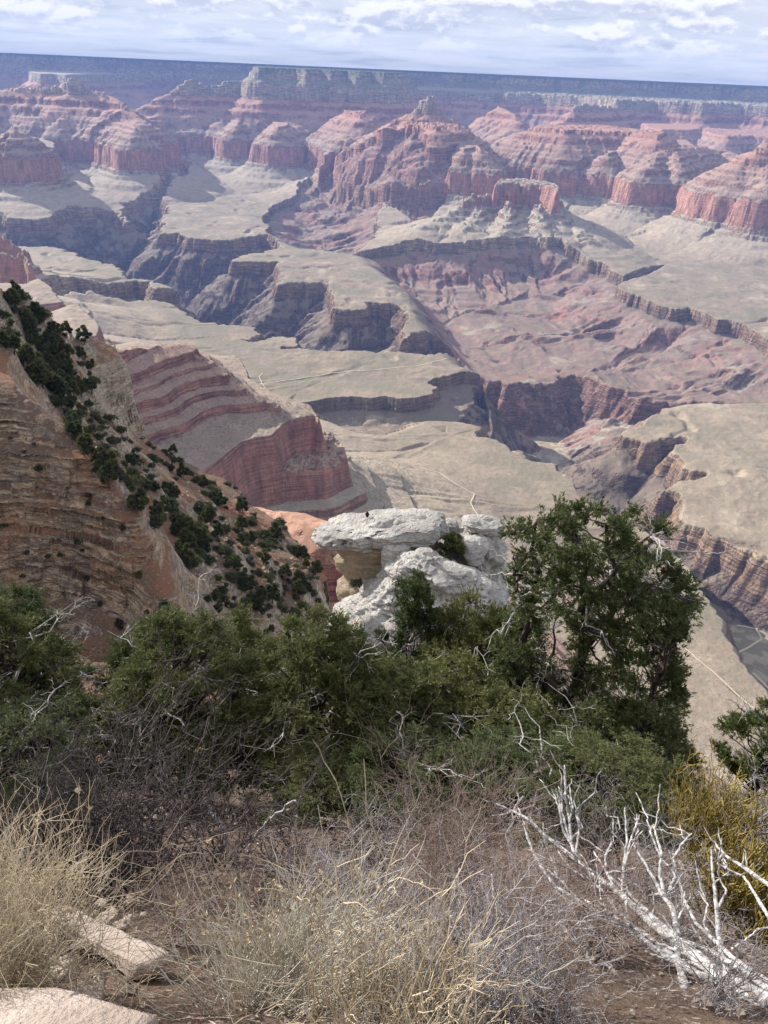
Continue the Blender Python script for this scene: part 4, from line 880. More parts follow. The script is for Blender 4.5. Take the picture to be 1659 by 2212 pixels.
def build_rocks():
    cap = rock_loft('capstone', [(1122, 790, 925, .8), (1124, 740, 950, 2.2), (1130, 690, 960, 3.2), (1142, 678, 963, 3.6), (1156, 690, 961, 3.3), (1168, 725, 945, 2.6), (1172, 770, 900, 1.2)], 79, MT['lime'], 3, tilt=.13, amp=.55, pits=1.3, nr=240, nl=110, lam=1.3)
    r = thing('balanced_rock', 'white pitted overhanging slab on a buff layered pillar, with a black bird on top', 'rock'); cap.parent = r
    rock_loft('pillar', [(1160, 735, 940, 2.6), (1172, 728, 944, 2.6), (1188, 733, 940, 2.5), (1200, 740, 930, 2.3), (1206, 728, 925, 2.5), (1222, 731, 910, 2.4), (1236, 740, 900, 2.2), (1250, 746, 890, 2.2), (1262, 730, 880, 2.5), (1276, 728, 870, 2.5), (1300, 740, 860, 2.8), (1400, 735, 880, 3.2)], 79, MT['buff'], 5, amp=.3, parent=r, lam=.9)
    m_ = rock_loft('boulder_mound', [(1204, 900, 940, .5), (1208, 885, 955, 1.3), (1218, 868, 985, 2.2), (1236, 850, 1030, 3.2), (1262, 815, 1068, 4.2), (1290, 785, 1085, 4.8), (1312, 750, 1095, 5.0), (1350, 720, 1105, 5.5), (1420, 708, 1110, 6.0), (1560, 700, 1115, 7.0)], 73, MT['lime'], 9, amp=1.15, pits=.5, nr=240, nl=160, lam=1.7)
    mark(m_, 'broad white limestone mound rising above the treetops in the middle', 'rock')
    b = rock_loft('boulder', [(1172, 832, 880, .7), (1178, 824, 888, 1.2), (1200, 822, 886, 1.4), (1235, 824, 880, 1.4)], 76, MT['lime'], 11, amp=.22); mark(b, 'grey upright block between the pillar and the white mound', 'rock')
    b = rock_loft('boulder', [(1186, 902, 934, .6), (1192, 896, 942, 1.0), (1212, 894, 948, 1.2), (1235, 890, 955, 1.2)], 74.5, MT['lime'], 12, amp=.2); mark(b, 'small white knob on the crest of the white mound', 'rock')
    b = rock_loft('rock_slab', [(1122, 1015, 1060, .8), (1127, 1004, 1084, 1.6), (1138, 1003, 1087, 1.8), (1148, 1016, 1080, 1.2)], 80, MT['lime'], 14, amp=.36, lam=.9); mark(b, 'flat pale capping slab at the right end of the white boulders', 'rock')
    b = rock_loft('rock_pillar', [(1140, 1020, 1072, 1.4), (1150, 992, 1080, 2.2), (1172, 985, 1084, 2.6), (1192, 996, 1085, 2.6), (1215, 1000, 1086, 2.6), (1260, 1004, 1088, 2.6), (1360, 1000, 1090, 3)], 80, MT['lime'], 16, amp=.75, lam=.9, nr=160); mark(b, 'fissured pale rock pillar under the flat slab, right of the green bush', 'rock')
    b = rock_loft('boulder', [(1164, 1004, 1050, .6), (1172, 996, 1056, 1.3), (1190, 998, 1052, 1.5), (1212, 1008, 1046, 1.2)], 77.5, MT['lime'], 19, amp=.3); mark(b, 'rounded white boulder just right of the green bush', 'rock')
    b = rock_loft('boulder', [(1124, 968, 984, .6), (1130, 962, 990, 1.0), (1160, 958, 994, 1.4), (1240, 950, 1000, 1.6)], 81, MT['lime'], 21, amp=.25); mark(b, 'narrow grey boulder behind the right end of the capstone', 'rock')
    b = rock_loft('boulder', [(1340, 716, 742, .6), (1348, 708, 752, 1.2), (1372, 706, 760, 1.5), (1400, 712, 758, 1.5)], 68.5, MT['lime'], 23, amp=.35); mark(b, 'jutting dark-stained ledge at the lower left foot of the white mound', 'rock')
    b = rock_loft('boulder', [(1336, 775, 800, .6), (1346, 764, 812, 1.3), (1376, 760, 822, 1.5), (1400, 765, 820, 1.5)], 68.0, MT['lime'], 25, amp=.3); mark(b, 'smooth white block among the treetops below the mound', 'rock')
    # bird
    T = bvh(cap); d = ray(793, 1118); h = T.ray_cast(Vector((0, 0, 0)), Vector(d))
    p = h[0] if h[0] else aty(793, 1118, 77.5)
    bird = thing('bird', 'black bird standing on the left part of the white capstone', 'bird', p - Vector((0, 0, .03)), math.radians(100), .98)
    B = Buf(); ax = [(-.36, .26, .05, .02), (-.28, .32, .10, .04), (-.18, .38, .18, .12), (-.05, .46, .24, .18), (.05, .55, .23, .19), (.12, .64, .17, .15), (.16, .72, .085, .09), (.20, .775, .07, .075), (.25, .785, .045, .045), (.29, .78, .022, .024), (.34, .765, .006, .008)]
    P = []
    for i, (x, z, w, hh) in enumerate(ax):
        for k in range(12):
            a = k*math.pi/6; P.append((x + .5*hh*math.sin(a)*-.5, w*math.cos(a), z + hh*math.sin(a)))
    F = [[i*12 + k, i*12 + (k+1) % 12, (i+1)*12 + (k+1) % 12, (i+1)*12 + k] for i in range(len(ax) - 1) for k in range(12)]; B.add(P, F); B.build('body', MT['raven'], bird)
    for s in (-1, 1):
        w = Buf(); P = []
        for i, (x, z, hh) in enumerate([(.08, .60, .05), (.0, .54, .12), (-.12, .45, .13), (-.25, .35, .08), (-.36, .26, .02)]):
            y = s*[.15, .19, .185, .12, .05][i]; P += [(x, y, z + hh), (x, y + s*.025, z), (x, y, z - hh), (x, y - s*.02, z)]
        w.add(P, [[i*4 + k, i*4 + (k+1) % 4, (i+1)*4 + (k+1) % 4, (i+1)*4 + k] for i in range(4) for k in range(4)]); w.build('wing', MT['raven'], bird)
        l = Buf(); y = s*.08; l.tube([(.0, y, .42), (-.01, y, .26), (.03, y, .15), (.02, y, .03)], [.045, .03, .014, .014], 6)
        for a in (-.5, 0, .5, math.pi): l.tube([(.02, y, .035), (.02 + .09*math.cos(a), y + .09*math.sin(a), .02)], [.013, .006], 4)
        l.build('leg', MT['raven'], bird)

def in_poly(P, rs):
    xs = [p[0] for p in P]; ys = [p[1] for p in P]
    while True:
        x, y = rs.uniform(min(xs), max(xs)), rs.uniform(min(ys), max(ys)); _, _, i, _ = polydist(np.array([x]), np.array([y]), P)
        if i[0]: return x, y
def build_shrubs(spur):
    rs = np.random.RandomState(5); T = bvh(spur)
    pr = {'tree': [], 'bush': [], 'sage': []}
    for k in range(3):
        tr, cr, de = make_tree(60 + k, 3.4, 2.3, clumps=16, dens=12, tufts=5, leaf=.42, bw=.17, trunk_r=.11, dead=3, cone=.45, low=.1, open_=1.3)
        pr['tree'].append((tr.mesh('trunk', MT['bark']), cr.mesh('crown', MT['farleaf'], False)))
        for nm, mt, H in (('bush', MT['farleaf'], 1.5), ('sage', MT['grayleaf'], 1.0)):
            b = Buf(); n = 110; u = rs.normal(size=(n, 3)); u[:, 2] = np.abs(u[:, 2]); u /= np.linalg.norm(u, axis=1)[:, None]
            b.blades(u*np.array([.85, .85, .6])*H*rs.uniform(.45, 1, (n, 1))*(1 + .25*np.sin(u[:, :1]*5 + k)), u, 7, .34*H, .11*H, .7, rs); pr[nm].append(b.mesh(nm, mt, False))
    Z1 = pts("0,628 50,645 100,672 150,722 200,748 240,765 205,800 198,870 150,845 115,885 60,815 10,745"); Z2 = pts("120,890 200,870 325,955 400,1005 510,1050 556,1110 640,1135 690,1200 700,1330 610,1345 470,1300 370,1200 270,1070 200,1010")
    Z3 = pts("0,830 50,880 130,1010 250,1090 280,1180 340,1215 385,1290 380,1400 200,1350 100,1290 0,1240"); Z4 = pts("200,745 250,760 300,860 318,940 250,900 210,800"); Z5 = pts("380,1210 480,1300 700,1350 700,1400 400,1400")
    n = 0; seen = []
    def put(px, py, kind, s, label, group, flat=True):
        nonlocal n
        h = T.ray_cast(Vector((0, 0, 0)), Vector(ray(px, py)))
        if h[0] is None: return False
        if flat and h[1].z < .45: return False
        loc = h[0]
        if kind == 'tree':
            k = rs.randint(3); o = thing('evergreen_tree', label, 'tree', loc - Vector((0, 0, .2*s)), rs.uniform(0, 6.28), s, group)
            for nm, me in zip(('trunk', 'crown'), pr['tree'][k]):
                c = bpy.data.objects.new(nm, me); SC.collection.objects.link(c); c.parent = o
        else:
            o = bpy.data.objects.new('shrub' if kind == 'bush' else 'sagebrush', pr[kind][rs.randint(3)]); SC.collection.objects.link(o)
            o.location = loc; o.rotation_euler = (0, 0, rs.uniform(0, 6.28)); o.scale = (s, s, s*rs.uniform(.7, 1.1)); mark(o, label, 'shrub', group)
        n += 1; return True
    G1, G2 = 'evergreens on the dark upper slope at the left', 'trees and shrubs on the red soil slope'
    def many(Z, cnt, mixp, lab, group, s0, s1):
        c = 0; tries = 0
        while c < cnt and tries < cnt*12:
            tries += 1; x, y = in_poly(Z, rs); r = rs.rand(); kind = 'tree' if r < mixp[0] else ('bush' if r < mixp[1] else 'sage')
            if put(x, y, kind, rs.uniform(s0, s1)*(1 if kind == 'tree' else .95), lab[kind], group[kind] if isinstance(group, dict) else group): c += 1
    many(Z1, 96, (.55, .88), {'tree': 'dark evergreen tree in the dense growth on the upper left slope', 'bush': 'dark green shrub in the dense growth on the upper left slope', 'sage': 'grey-green bush in the dense growth on the upper left slope'},
         {'tree': 'dark evergreens on the upper left slope', 'bush': 'dark shrubs on the upper left slope', 'sage': 'grey bushes on the upper left slope'}, 1.1, 2.3)
    many(Z2, 320, (.2, .55), {'tree': 'evergreen tree on the red soil slope between the cliffs', 'bush': 'dark green shrub on the red soil slope between the cliffs', 'sage': 'low grey bush on the red soil slope between the cliffs'},
         {'tree': 'trees on the red soil slope', 'bush': 'green shrubs on the red soil slope', 'sage': 'grey bushes on the red soil slope'}, .8, 1.75)
    many(Z3, 26, (.1, .6), {'tree': 'small tree on a ledge of the layered cliff at the left', 'bush': 'green shrub on a ledge of the layered cliff at the left', 'sage': 'grey bush on a ledge of the layered cliff at the left'},
         {'tree': 'trees on the layered cliff', 'bush': 'green shrubs on the layered cliff', 'sage': 'grey bushes on the layered cliff'}, .35, .7)
    many(Z5, 26, (.5, .8), {'tree': 'dark tree in the gully behind the front row of pinyons', 'bush': 'dark shrub in the gully behind the front row of pinyons', 'sage': 'grey bush in the gully behind the front row of pinyons'},
         {'tree': 'trees in the gully', 'bush': 'shrubs in the gully', 'sage': 'grey bushes in the gully'}, .6, 1.0)
    for px, py, s, lab in ((335, 958, 1.5, 'larger tree at the foot of the cream cliff corner'), (375, 985, 1.4, 'tree right of the largest one below the cream cliff'), (565, 1100, 1.7, 'bushy tree on the brow where the red slope ends, under the red cliff'),
                           (598, 1165, 1.9, 'dark spreading tree hanging on the right edge of the red slope'), (632, 1150, 1.5, 'dark tree nearest the drop left of the balanced rock'), (235, 1050, 1.3, 'tree just above the top of the layered cliff'), (160, 860, 1.4, 'tree below the small orange cliff')):
        put(px, py, 'tree', s, lab, None, False)
    # green bush among the white boulders
    tr, cr, de = make_tree(91, 3.6, 3.3, clumps=34, dens=16, tufts=6, leaf=.28, bw=.09, trunk_r=.09, dead=6, low=.05)
    b = aty(970, 1205, 77); o = thing('pinyon_tree', 'olive green bushy tree growing among the white boulders right of the capstone', 'tree', b - Vector((0, 0, .6)), 0, 1.0)
    tr.build('trunk', MT['bark'], o); cr.build('crown', MT['juniper'], o, False)
    b = aty(772, 1262, 74.5); o = bpy.data.objects.new('sagebrush', pr['sage'][0]); SC.collection.objects.link(o); o.location = b; o.scale = (.8,)*3; mark(o, 'pale grey bush at the foot of the buff pillar', 'shrub')
    # scattered brush over the red ridge: uncountable
    K = [(-760, 1250), (-560, 1700), (-380, 1720), (-180, 1640), (-100, 1560), (-240, 1400), (-420, 1300), (-700, 1100)]
    N = 5200; x = rs.uniform(-780, -80, N); y = rs.uniform(1080, 1740, N); _, _, ins, _ = polydist(x, y, K); x, y = x[ins], y[ins]
    x2, y2 = rs.uniform(-260, 80, 1500), rs.uniform(1500, 1950, 1500); x, y = np.concatenate([x, x2]), np.concatenate([y, y2])
    z0 = terrain_height(x[None], y[None])[0][0]; z1 = terrain_height(x[None] + 3, y[None])[0][0]; z2 = terrain_height(x[None], y[None] + 3)[0][0]
    ok = (np.hypot(z1 - z0, z2 - z0) < 3.2); x, y, z0 = x[ok], y[ok], z0[ok]; z0 = z0 + D(y); b = Buf(); n_ = len(x)
    C = np.stack([x, y, z0 + .3], 1); s = rs.uniform(1.2, 3.0, n_)
    for q in range(5):
        u = rs.normal(size=(n_, 3)); u[:, 2] = np.abs(u[:, 2]); u /= np.linalg.norm(u, axis=1)[:, None]; b.blades(C + u*.2*s[:, None], u*s[:, None], 1, 1.5, 1.1, .2, rs)
    o = b.build('scrub', MT['farleaf'], None, False); mark(o, 'dark brush dotted over the red terraced ridge', 'scrub', None, 'stuff')
    # rubble on the near spur
    b = Buf(); cnt = 0
    for i in range(1500):
        x_, y_ = in_poly(Z2 if rs.rand() < .7 else Z5, rs); h = T.ray_cast(Vector((0, 0, 0)), Vector(ray(x_, y_)))
        if h[0] is None: continue
        s = .12 + .5*rs.rand()**4; c = np.array(h[0]); q = np.array([[-1, -1, -.4], [1, -1, -.4], [1, 1, -.4], [-1, 1, -.4], [-.8, -.8, .7], [.8, -.8, .6], [.8, .8, .7], [-.8, .8, .6]])*s*rs.uniform(.35, 1.2, (8, 3))
        a = rs.uniform(0, 6.28); R = np.array([[math.cos(a), -math.sin(a), 0], [math.sin(a), math.cos(a), 0], [0, 0, 1]])
        b.add(c + q@R, [[0, 3, 2, 1], [4, 5, 6, 7], [0, 1, 5, 4], [1, 2, 6, 5], [2, 3, 7, 6], [3, 0, 4, 7]])
    mark(b.build('rubble', MT['buff'], None, False), 'pale broken stones strewn over the near left slope', 'rubble', None, 'stuff')

def ground_at(px, py):
    d = ray(px, py); lo, hi = .2, 60.0
    for k in np.linspace(.5, 40, 800):
        if d[2]*k < float(near_z(d[0]*k, d[1]*k)): hi = k; break
    return Vector((d[0]*hi, d[1]*hi, float(near_z(d[0]*hi, d[1]*hi))))
def twigs(b, p0, d0, L, r, depth, rs, kids=3, wob=.16, spread=.6, up=.1, seg=7, k=3, taper=.35, shrink=.62):
    P = curve(p0, np.asarray(p0) + unit(d0)*L, seg, wob, rs); P[:, 2] += up*L*np.linspace(0, 1, seg)**2
    b.tube(P, np.linspace(r, r*taper, seg), k)
    if depth <= 0: return P
    for q in range(kids):
        i = rs.randint(2, seg); d = unit(unit(P[i] - P[i-1]) + spread*rs.normal(size=3)); twigs(b, P[i], d, L*shrink*rs.uniform(.6, 1.15), r*taper*1.5 if r*taper*1.5 < r else r*.7, depth - 1, rs, kids, wob, spread, up, max(4, seg - 1), k, taper, shrink)
    return P
def fan(name, label, cat, px, py, n, L, rad, mat, seed, az=(0, 6.28), el=(.6, 1.4), droop=.15, wind=(0, 0), width=.06, head=None, headmat=None, kids=0, wob=.05, k=3, group=None, part='stem', sub=.35):
    rs = np.random.RandomState(seed); g = ground_at(px, py); o = thing(name, label, cat, g, 0, 1, group); b = Buf(); hb = Buf()
    for i in range(n):
        a = rs.uniform(*az); e = rs.uniform(*el); l = L*rs.uniform(.55, 1.1); d = np.array([math.cos(a)*math.cos(e) + wind[0], math.sin(a)*math.cos(e) + wind[1], math.sin(e)])
        s0 = np.array([rs.normal()*width, rs.normal()*width, -.03]); P = curve(s0, s0 + unit(d)*l, 9, wob, rs); t = np.linspace(0, 1, 9)
        P[:, 2] -= droop*l*(t**2 if rs.rand() < .35 else t*(1 - t)*1.2); b.tube(P, np.linspace(rad, rad*.45, 9), k)
        for q in range(kids):
            j = rs.randint(3, 9); d2 = unit(unit(P[j] - P[j-1]) + .35*rs.normal(size=3)); P2 = curve(P[j], P[j] + d2*l*sub*rs.uniform(.4, 1), 5, .08, rs); b.tube(P2, np.linspace(rad*.7, rad*.35, 5), 3)
            if head and rs.rand() < head*.5: hb.blades([P2[-1]], [d2], 7, .016, .006, .5, rs)
        if head and rs.rand() < head: hb.blades([P[-1]], [unit(P[-1] - P[-2])], 10, .022, .007, .45, rs)
    b.build(part, mat, o)
    if head: hb.build('seed_head', headmat, o, False)['kind'] = 'stuff'
    return o
def bush(name, label, cat, px, py, H, mat, seed, n=26, r=.006, depth=2, kids=4, spread=.55, lean=(0, 0), wd=.9, el=(.5, 1.4), Yb=None, group=None, wob=.16, z=None):
    rs = np.random.RandomState(seed); g = ground_at(px, py) if Yb is None else aty(px, py, Yb)
    o = thing(name, label, cat, g, 0, 1, group); b = Buf()
    for i in range(n):
        a = rs.uniform(0, 6.28); e = rs.uniform(*el); d = np.array([math.cos(a)*math.cos(e)*wd + lean[0], math.sin(a)*math.cos(e)*wd + lean[1], math.sin(e)])
        twigs(b, (rs.normal()*.05*H, rs.normal()*.05*H, -.03), d, H*rs.uniform(.45, .8), r, depth, rs, kids, wob, spread, .05)
    b.build('branch', mat, o); return o
def C5(s): return [(829.5 + x/2, 1645.8 + y/2) for x, y in pts(s)]
def build_front():
    # weathered dead shrub, lower right
    rs = np.random.RandomState(4); base = ground_at(1700, 2190); o = thing('dead_shrub', 'large silvery dead shrub sweeping in from the lower right corner', 'dead shrub', base)
    BR = [("1700,1070 1500,985 1330,905 1200,830 1120,770 980,690 840,600 740,540 690,470 640,380 600,265", 22, 6), ("1700,1040 1450,910 1250,780 1100,650 1020,570 900,480 800,400 700,320 620,245 550,210 483,180", 24, 6), ("555,212 520,228 468,233", 8, 5),
          ("1330,900 1200,800 1100,725 960,650 850,588 750,655", 15, 5), ("1310,1180 1302,1000 1272,850 1265,700 1240,620 1200,570 1150,480 1080,360", 26, 6), ("1520,1000 1462,850 1440,700 1430,560 1420,480 1415,380", 18, 6),
          ("850,440 815,380 800,250 785,150 780,15", 12, 5), ("830,400 775,300 755,190 725,118", 10, 5), ("800,330 765,200 742,115", 8, 4), ("830,400 845,290 828,215 845,190", 8, 4), ("800,260 815,200 800,100", 7, 4), ("810,330 860,285 835,240 850,190", 6, 4), ("770,250 768,150 752,105 770,130", 6, 3),
          ("1030,570 1035,450 1050,350 1040,195", 11, 5), ("1035,490 1060,360 1090,270 1105,228", 9, 4), ("1080,300 1097,260 1092,225", 6, 4), ("1010,560 960,480 955,410 985,345", 9, 5), ("1220,600 1190,480 1200,400 1180,330 1165,280", 13, 5), ("1230,560 1260,500 1250,420 1290,350 1330,310", 12, 5), ("1200,430 1150,300 1165,270", 6, 4),
          ("1700,560 1560,460 1480,410 1410,330", 14, 5), ("1700,740 1620,600 1560,500 1480,460", 12, 4), ("1480,460 1440,440 1460,400", 6, 4), ("735,690 800,740 870,820 900,880 1000,940 1100,990 1200,1050 1270,1160", 14, 8), ("735,690 733,650", 6, 4), ("740,700 715,690", 5, 4), ("870,820 915,730", 4, 3),
          ("680,1150 720,1060 800,960 880,890 960,870 1010,930", 12, 9), ("850,935 900,1000 1000,1050 1100,1090 1230,1160", 13, 8), ("1700,1010 1550,900 1400,810 1280,770 1200,700 1130,640 1050,560 980,500 940,440 905,385", 16, 5), ("1130,760 1000,640 950,560 870,500 820,470 780,430 750,380", 10, 4),
          ("960,640 940,600 930,520 915,440", 8, 4), ("1700,980 1500,840 1350,700 1300,600 1270,490", 15, 5), ("1400,860 1300,780 1200,720 1140,650 1060,600 1000,560", 13, 5), ("1500,950 1380,880 1280,820 1180,780 1100,790", 12, 5), ("1600,1040 1480,960 1340,870 1260,850 1190,800", 14, 5), ("1350,900 1240,860 1130,820 1160,790", 8, 5), ("1420,760 1380,700 1400,620 1360,560", 8, 4), ("1440,640 1480,560 1450,500", 7, 4),
          ("780,520 710,470 715,450", 8, 5), ("840,600 780,530 735,470", 8, 5), ("900,540 880,440 850,400", 7, 4), ("1500,810 1560,770 1620,720", 6, 4), ("1060,700 1040,600 1050,540 1010,500", 7, 4), ("1260,700 1290,640 1300,560", 7, 4), ("1150,700 1170,620 1160,560", 6, 3)]
    main, tw = Buf(), Buf()
    for s, r1, r2 in BR:
        P = C5(s); n = len(P); Q = []
        for i, (x, y) in enumerate(P):
            Yv = 1.35 + 1.15*np.clip((2230 - y)/500.0, 0, 1.3) + .25*np.clip((1700 - x)/600.0, 0, 1) ; q = aty(x, y, Yv); Q.append((q.x, q.y, q.z))
        Q = np.array(Q) - np.array(base); tt = np.linspace(0, n - 1, 5*n); Q = np.stack([np.interp(tt, np.arange(n), Q[:, i]) for i in range(3)], 1); Q[1:-1] += rs.normal(size=(5*n - 2, 3))*.0014
        sl = 3.0/F0/2/1.2; R = np.linspace(r1, r2, 5*n)*sl*(1 + .07*rs.normal(size=5*n)); main.tube(Q, R, 8)
        for q in range(2 if r1 > 8 else 1):
            j = rs.randint(n, 5*n); d = unit(rs.normal(size=3) + 1.3*unit(Q[-1] - Q[0]) + np.array([0, 0, .5])); tw.tube(curve(Q[j], Q[j] + d*rs.uniform(.06, .26), 7, .12, rs), np.linspace(.0042, .0024, 7), 5)
    main.build('branch', MT['silver'], o); tw.build('twig', MT['silver'], o)['kind'] = 'stuff'
    # grey dead stems left of it
    base = ground_at(1120, 2212); o = thing('dead_shrub', 'thin grey crooked dead stems standing left of the silvery shrub', 'dead shrub', base); b = Buf()
    for s, r1, r2 in (("0,710 150,660 240,610 350,575 445,560", 13, 6), ("435,820 470,740 495,680 480,600 465,485", 11, 7), ("175,860 220,760 280,650 305,560 325,460", 11, 6), ("640,1170 500,1050 440,960 400,840 370,700 335,540", 10, 5), ("480,1000 510,900 545,820 560,755", 8, 5),
                      ("575,990 565,880 560,760", 8, 5), ("400,1060 500,1020 575,990", 8, 7), ("420,850 330,880 240,930 180,1010", 14, 12), ("380,1060 410,960 400,830 420,680", 9, 5), ("60,1000 30,850 45,700", 8, 5), ("100,950 130,800 90,700", 7, 4), ("300,690 330,600 330,520", 6, 4), ("15,900 60,760 30,640", 7, 4)):
        P = C5(s); n = len(P); Q = np.array([tuple(aty(x, y, 1.25 + 1.0*np.clip((2230 - y)/450.0, 0, 1.3))) for x, y in P]) - np.array(base)
        tt = np.linspace(0, n - 1, 5*n); Q = np.stack([np.interp(tt, np.arange(n), Q[:, i]) for i in range(3)], 1); Q[1:-1] += rs.normal(size=(5*n - 2, 3))*.004; b.tube(Q, np.linspace(r1, r2, 5*n)*2.7/F0/4, 6)
    b.build('branch', MT['graytwig'], o)
    # forked pale dead branch in front of the straight trunk
    base = ground_at(525, 1960); o = thing('dead_branch', 'forked pale dead branch standing before the straight dark trunk', 'dead branch', base); b = Buf()
    for s, r1, r2 in (("525,1965 515,1880 500,1830 480,1790 462,1760 448,1738", 11, 5), ("515,1900 535,1850 555,1800 590,1765 640,1730", 11, 4), ("540,1845 580,1800 620,1790 655,1805", 6, 3)):
        P = pts(s); n = len(P); Q = np.array([tuple(aty(x, y, 4.2)) for x, y in P]) - np.array(base); tt = np.linspace(0, n - 1, 5*n); Q = np.stack([np.interp(tt, np.arange(n), Q[:, i]) for i in range(3)], 1); Q[1:-1] += rs.normal(size=(5*n - 2, 3))*.012; b.tube(Q, np.linspace(r1, r2, 5*n)*5.5/F0/2, 6)
    b.build('branch', MT['deadwood'], o)
    # yellow-green jointed bushes
    for px, py, H, sd, lab, n in ((1500, 1880, .98, 3, 'upright yellow-green broom-like bush beside the small juniper', 95), (1600, 2010, .45, 4, 'lower yellow-green bush behind the silvery dead branches', 70)):
        rs = np.random.RandomState(sd); g = ground_at(px, py); o = thing('broom_bush', lab, 'bush', g); b = Buf()
        for i in range(n):
            a = rs.uniform(0, 6.28); e = rs.uniform(.75, 1.5); d = np.array([math.cos(a)*math.cos(e), math.sin(a)*math.cos(e), math.sin(e)]); P = twigs(b, (rs.normal()*.07, rs.normal()*.07, 0), d, H*rs.uniform(.55, .9), .0058, 0, rs, wob=.08, up=.12, seg=9, k=4, taper=.7)
            for q in range(5):
                j = rs.randint(3, 9); P2 = twigs(b, P[j], unit(unit(P[j] - P[j-1]) + .3*rs.normal(size=3)), H*rs.uniform(.15, .34), .0048, 0, rs, wob=.07, up=.15, seg=6, k=4, taper=.75)
                for w in range(2): twigs(b, P2[rs.randint(2, 6)], unit(np.array([0, 0, 1.2]) + .6*rs.normal(size=3)), H*rs.uniform(.07, .16), .004, 0, rs, wob=.06, up=.1, seg=4, k=3, taper=.8)
        b.build('stem', MT['ephedra'], o)
    # twiggy brush
    bush('twiggy_bush', 'reddish-brown bare twiggy bush below the middle trees', 'bush', 985, 1985, .95, MT['browntwig'], 11, n=46, r=.0052, depth=3, kids=4, spread=.42, el=(.85, 1.5))
    for i, (px, py, H, mt, lab) in enumerate(((880, 2050, .62, 'browntwig', 'tangled brown twigs right of the pale grass clump'), (1120, 2080, .50, 'graytwig', 'grey tangled brush between the brown bush and the silvery shrub'), (1010, 2150, .45, 'graytwig', 'low grey twigs at the bottom edge, right of the straw grass'),
            (1290, 2050, .42, 'browntwig', 'brown twigs under the silvery dead branches'), (760, 1985, .7, 'graytwig', 'grey thorny brush behind the pale grass clump'), (1450, 2010, .45, 'graytwig', 'dim grey twigs beneath the thick silvery branches'), (1180, 1960, .7, 'browntwig', 'thin brown brush at the foot of the big tree'),
            (1380, 1930, .7, 'graytwig', 'grey brush left of the yellow-green bush'), (1650, 1990, .5, 'browntwig', 'brown twigs in the lower right corner behind the silvery wood'), (600, 1930, .7, 'browntwig', 'sparse brown twigs beside the forked dead branch'), (1010, 2060, .5, 'browntwig', 'dense brown twigs below the reddish bush'))):
        bush('twiggy_bush', lab, 'bush', px, py, H, MT[mt], 20 + i, n=34, r=.0042, depth=3, kids=3, spread=.65, el=(.2, 1.3), wob=.22)
    for i, (px, py, H, lab, n) in enumerate(((250, 1890, 1.45, 'dark bare thicket at the left behind the pale slab', 44), (340, 1860, 1.35, 'dark bare branches at the left of the straight trunk', 34), (170, 1880, 1.1, 'dark tangled brush behind the tan grass clump', 30), (620, 1880, .8, 'dark brush between the two straight trunks', 20),
            (820, 1870, .75, 'dark brush behind the pale upright stalks', 20), (1290, 1900, .8, 'dark brush under the big tree at its right', 18), (1630, 1850, 1.0, 'grey bare bush at the right edge below the small juniper', 26), (470, 1870, 1.0, 'dark crooked branches at the foot of the straight trunk', 24))):
        bush('bare_thicket', lab, 'bush', px, py, H, MT['darktwig' if i != 6 else 'graytwig'], 50 + i, n=n, r=.011, depth=3, kids=3, spread=.5, el=(.35, 1.35), wob=.2)
    for i, (px, py, H, mt, lab) in enumerate(((930, 2190, .36, 'graytwig', 'grey twigs at the bottom edge below the dense brown twigs'), (1080, 2200, .34, 'graytwig', 'grey twigs at the bottom edge beside the crooked dead stems'), (1190, 2190, .28, 'browntwig', 'low brown twigs on bare soil at the bottom edge'),
            (830, 2120, .42, 'graytwig', 'pale grey tangle between the pale clump and the brown twigs'), (720, 2070, .44, 'graytwig', 'pale grey tangle right behind the pale clump'), (380, 2010, .42, 'browntwig', 'brown twigs above the long slab, left of the pale clump'), (1560, 2160, .3, 'graytwig', 'grey twigs under the thick end of the silvery wood'))):
        bush('twiggy_bush', lab, 'bush', px, py, H, MT[mt], 120 + i, n=34, r=.0034, depth=3, kids=3, spread=.65, el=(.2, 1.3), wob=.22)
    # grasses and stalks
    fan('grass_clump', 'pale dry stems fanning out with tan seed heads, in front of the slab', 'dry bush', 585, 2150, 170, .40, .0020, MT['palestem'], 1, az=(0.2, 3.4), el=(.75, 1.45), droop=.05, width=.06, head=.35, headmat=MT['seedhead'], kids=1)
    fan('grass_clump', 'pale stems sweeping to the right beside the upright pale clump', 'dry bush', 650, 2165, 190, .44, .0018, MT['palestem'], 2, az=(-.3, 1.1), el=(.35, 1.1), droop=.12, width=.07, head=.12, headmat=MT['seedhead'], kids=1)
    fan('grass_clump', 'thin pale curved stems left of the upright pale clump', 'dry bush', 470, 2170, 26, .40, .0018, MT['palestem'], 3, az=(1.5, 3.6), el=(.4, 1.3), droop=.12, width=.05)
    fan('grass_clump', 'big bushy clump of tan dry grass at the left edge', 'dry grass', -10, 2140, 700, .43, .0013, MT['straw'], 5, az=(-.6, 3.6), el=(.15, 1.5), droop=.22, width=.12, kids=2, wob=.16, head=.03, headmat=MT['seedhead'])
    fan('grass_clump', 'tan dry grass above the big clump, cut by the left edge', 'dry grass', -10, 2000, 380, .45, .0015, MT['straw'], 6, az=(0, 6.28), el=(.4, 1.5), droop=.18, width=.12, kids=1, wob=.14, head=.10, headmat=MT['seedhead'])
    fan('dry_stalks', 'tall straw-coloured stalks rising at the bottom middle', 'dry stalks', 790, 2235, 20, .66, .0026, MT['straw'], 7, az=(0, 6.28), el=(1.0, 1.5), droop=0, width=.10, kids=3, wob=.07)
    fan('dry_stalks', 'dense short straw at the bottom edge, right of the pale clump', 'dry grass', 850, 2240, 260, .30, .0018, MT['straw'], 8, az=(0, 6.28), el=(.6, 1.45), droop=.1, width=.13, kids=1, wob=.09)
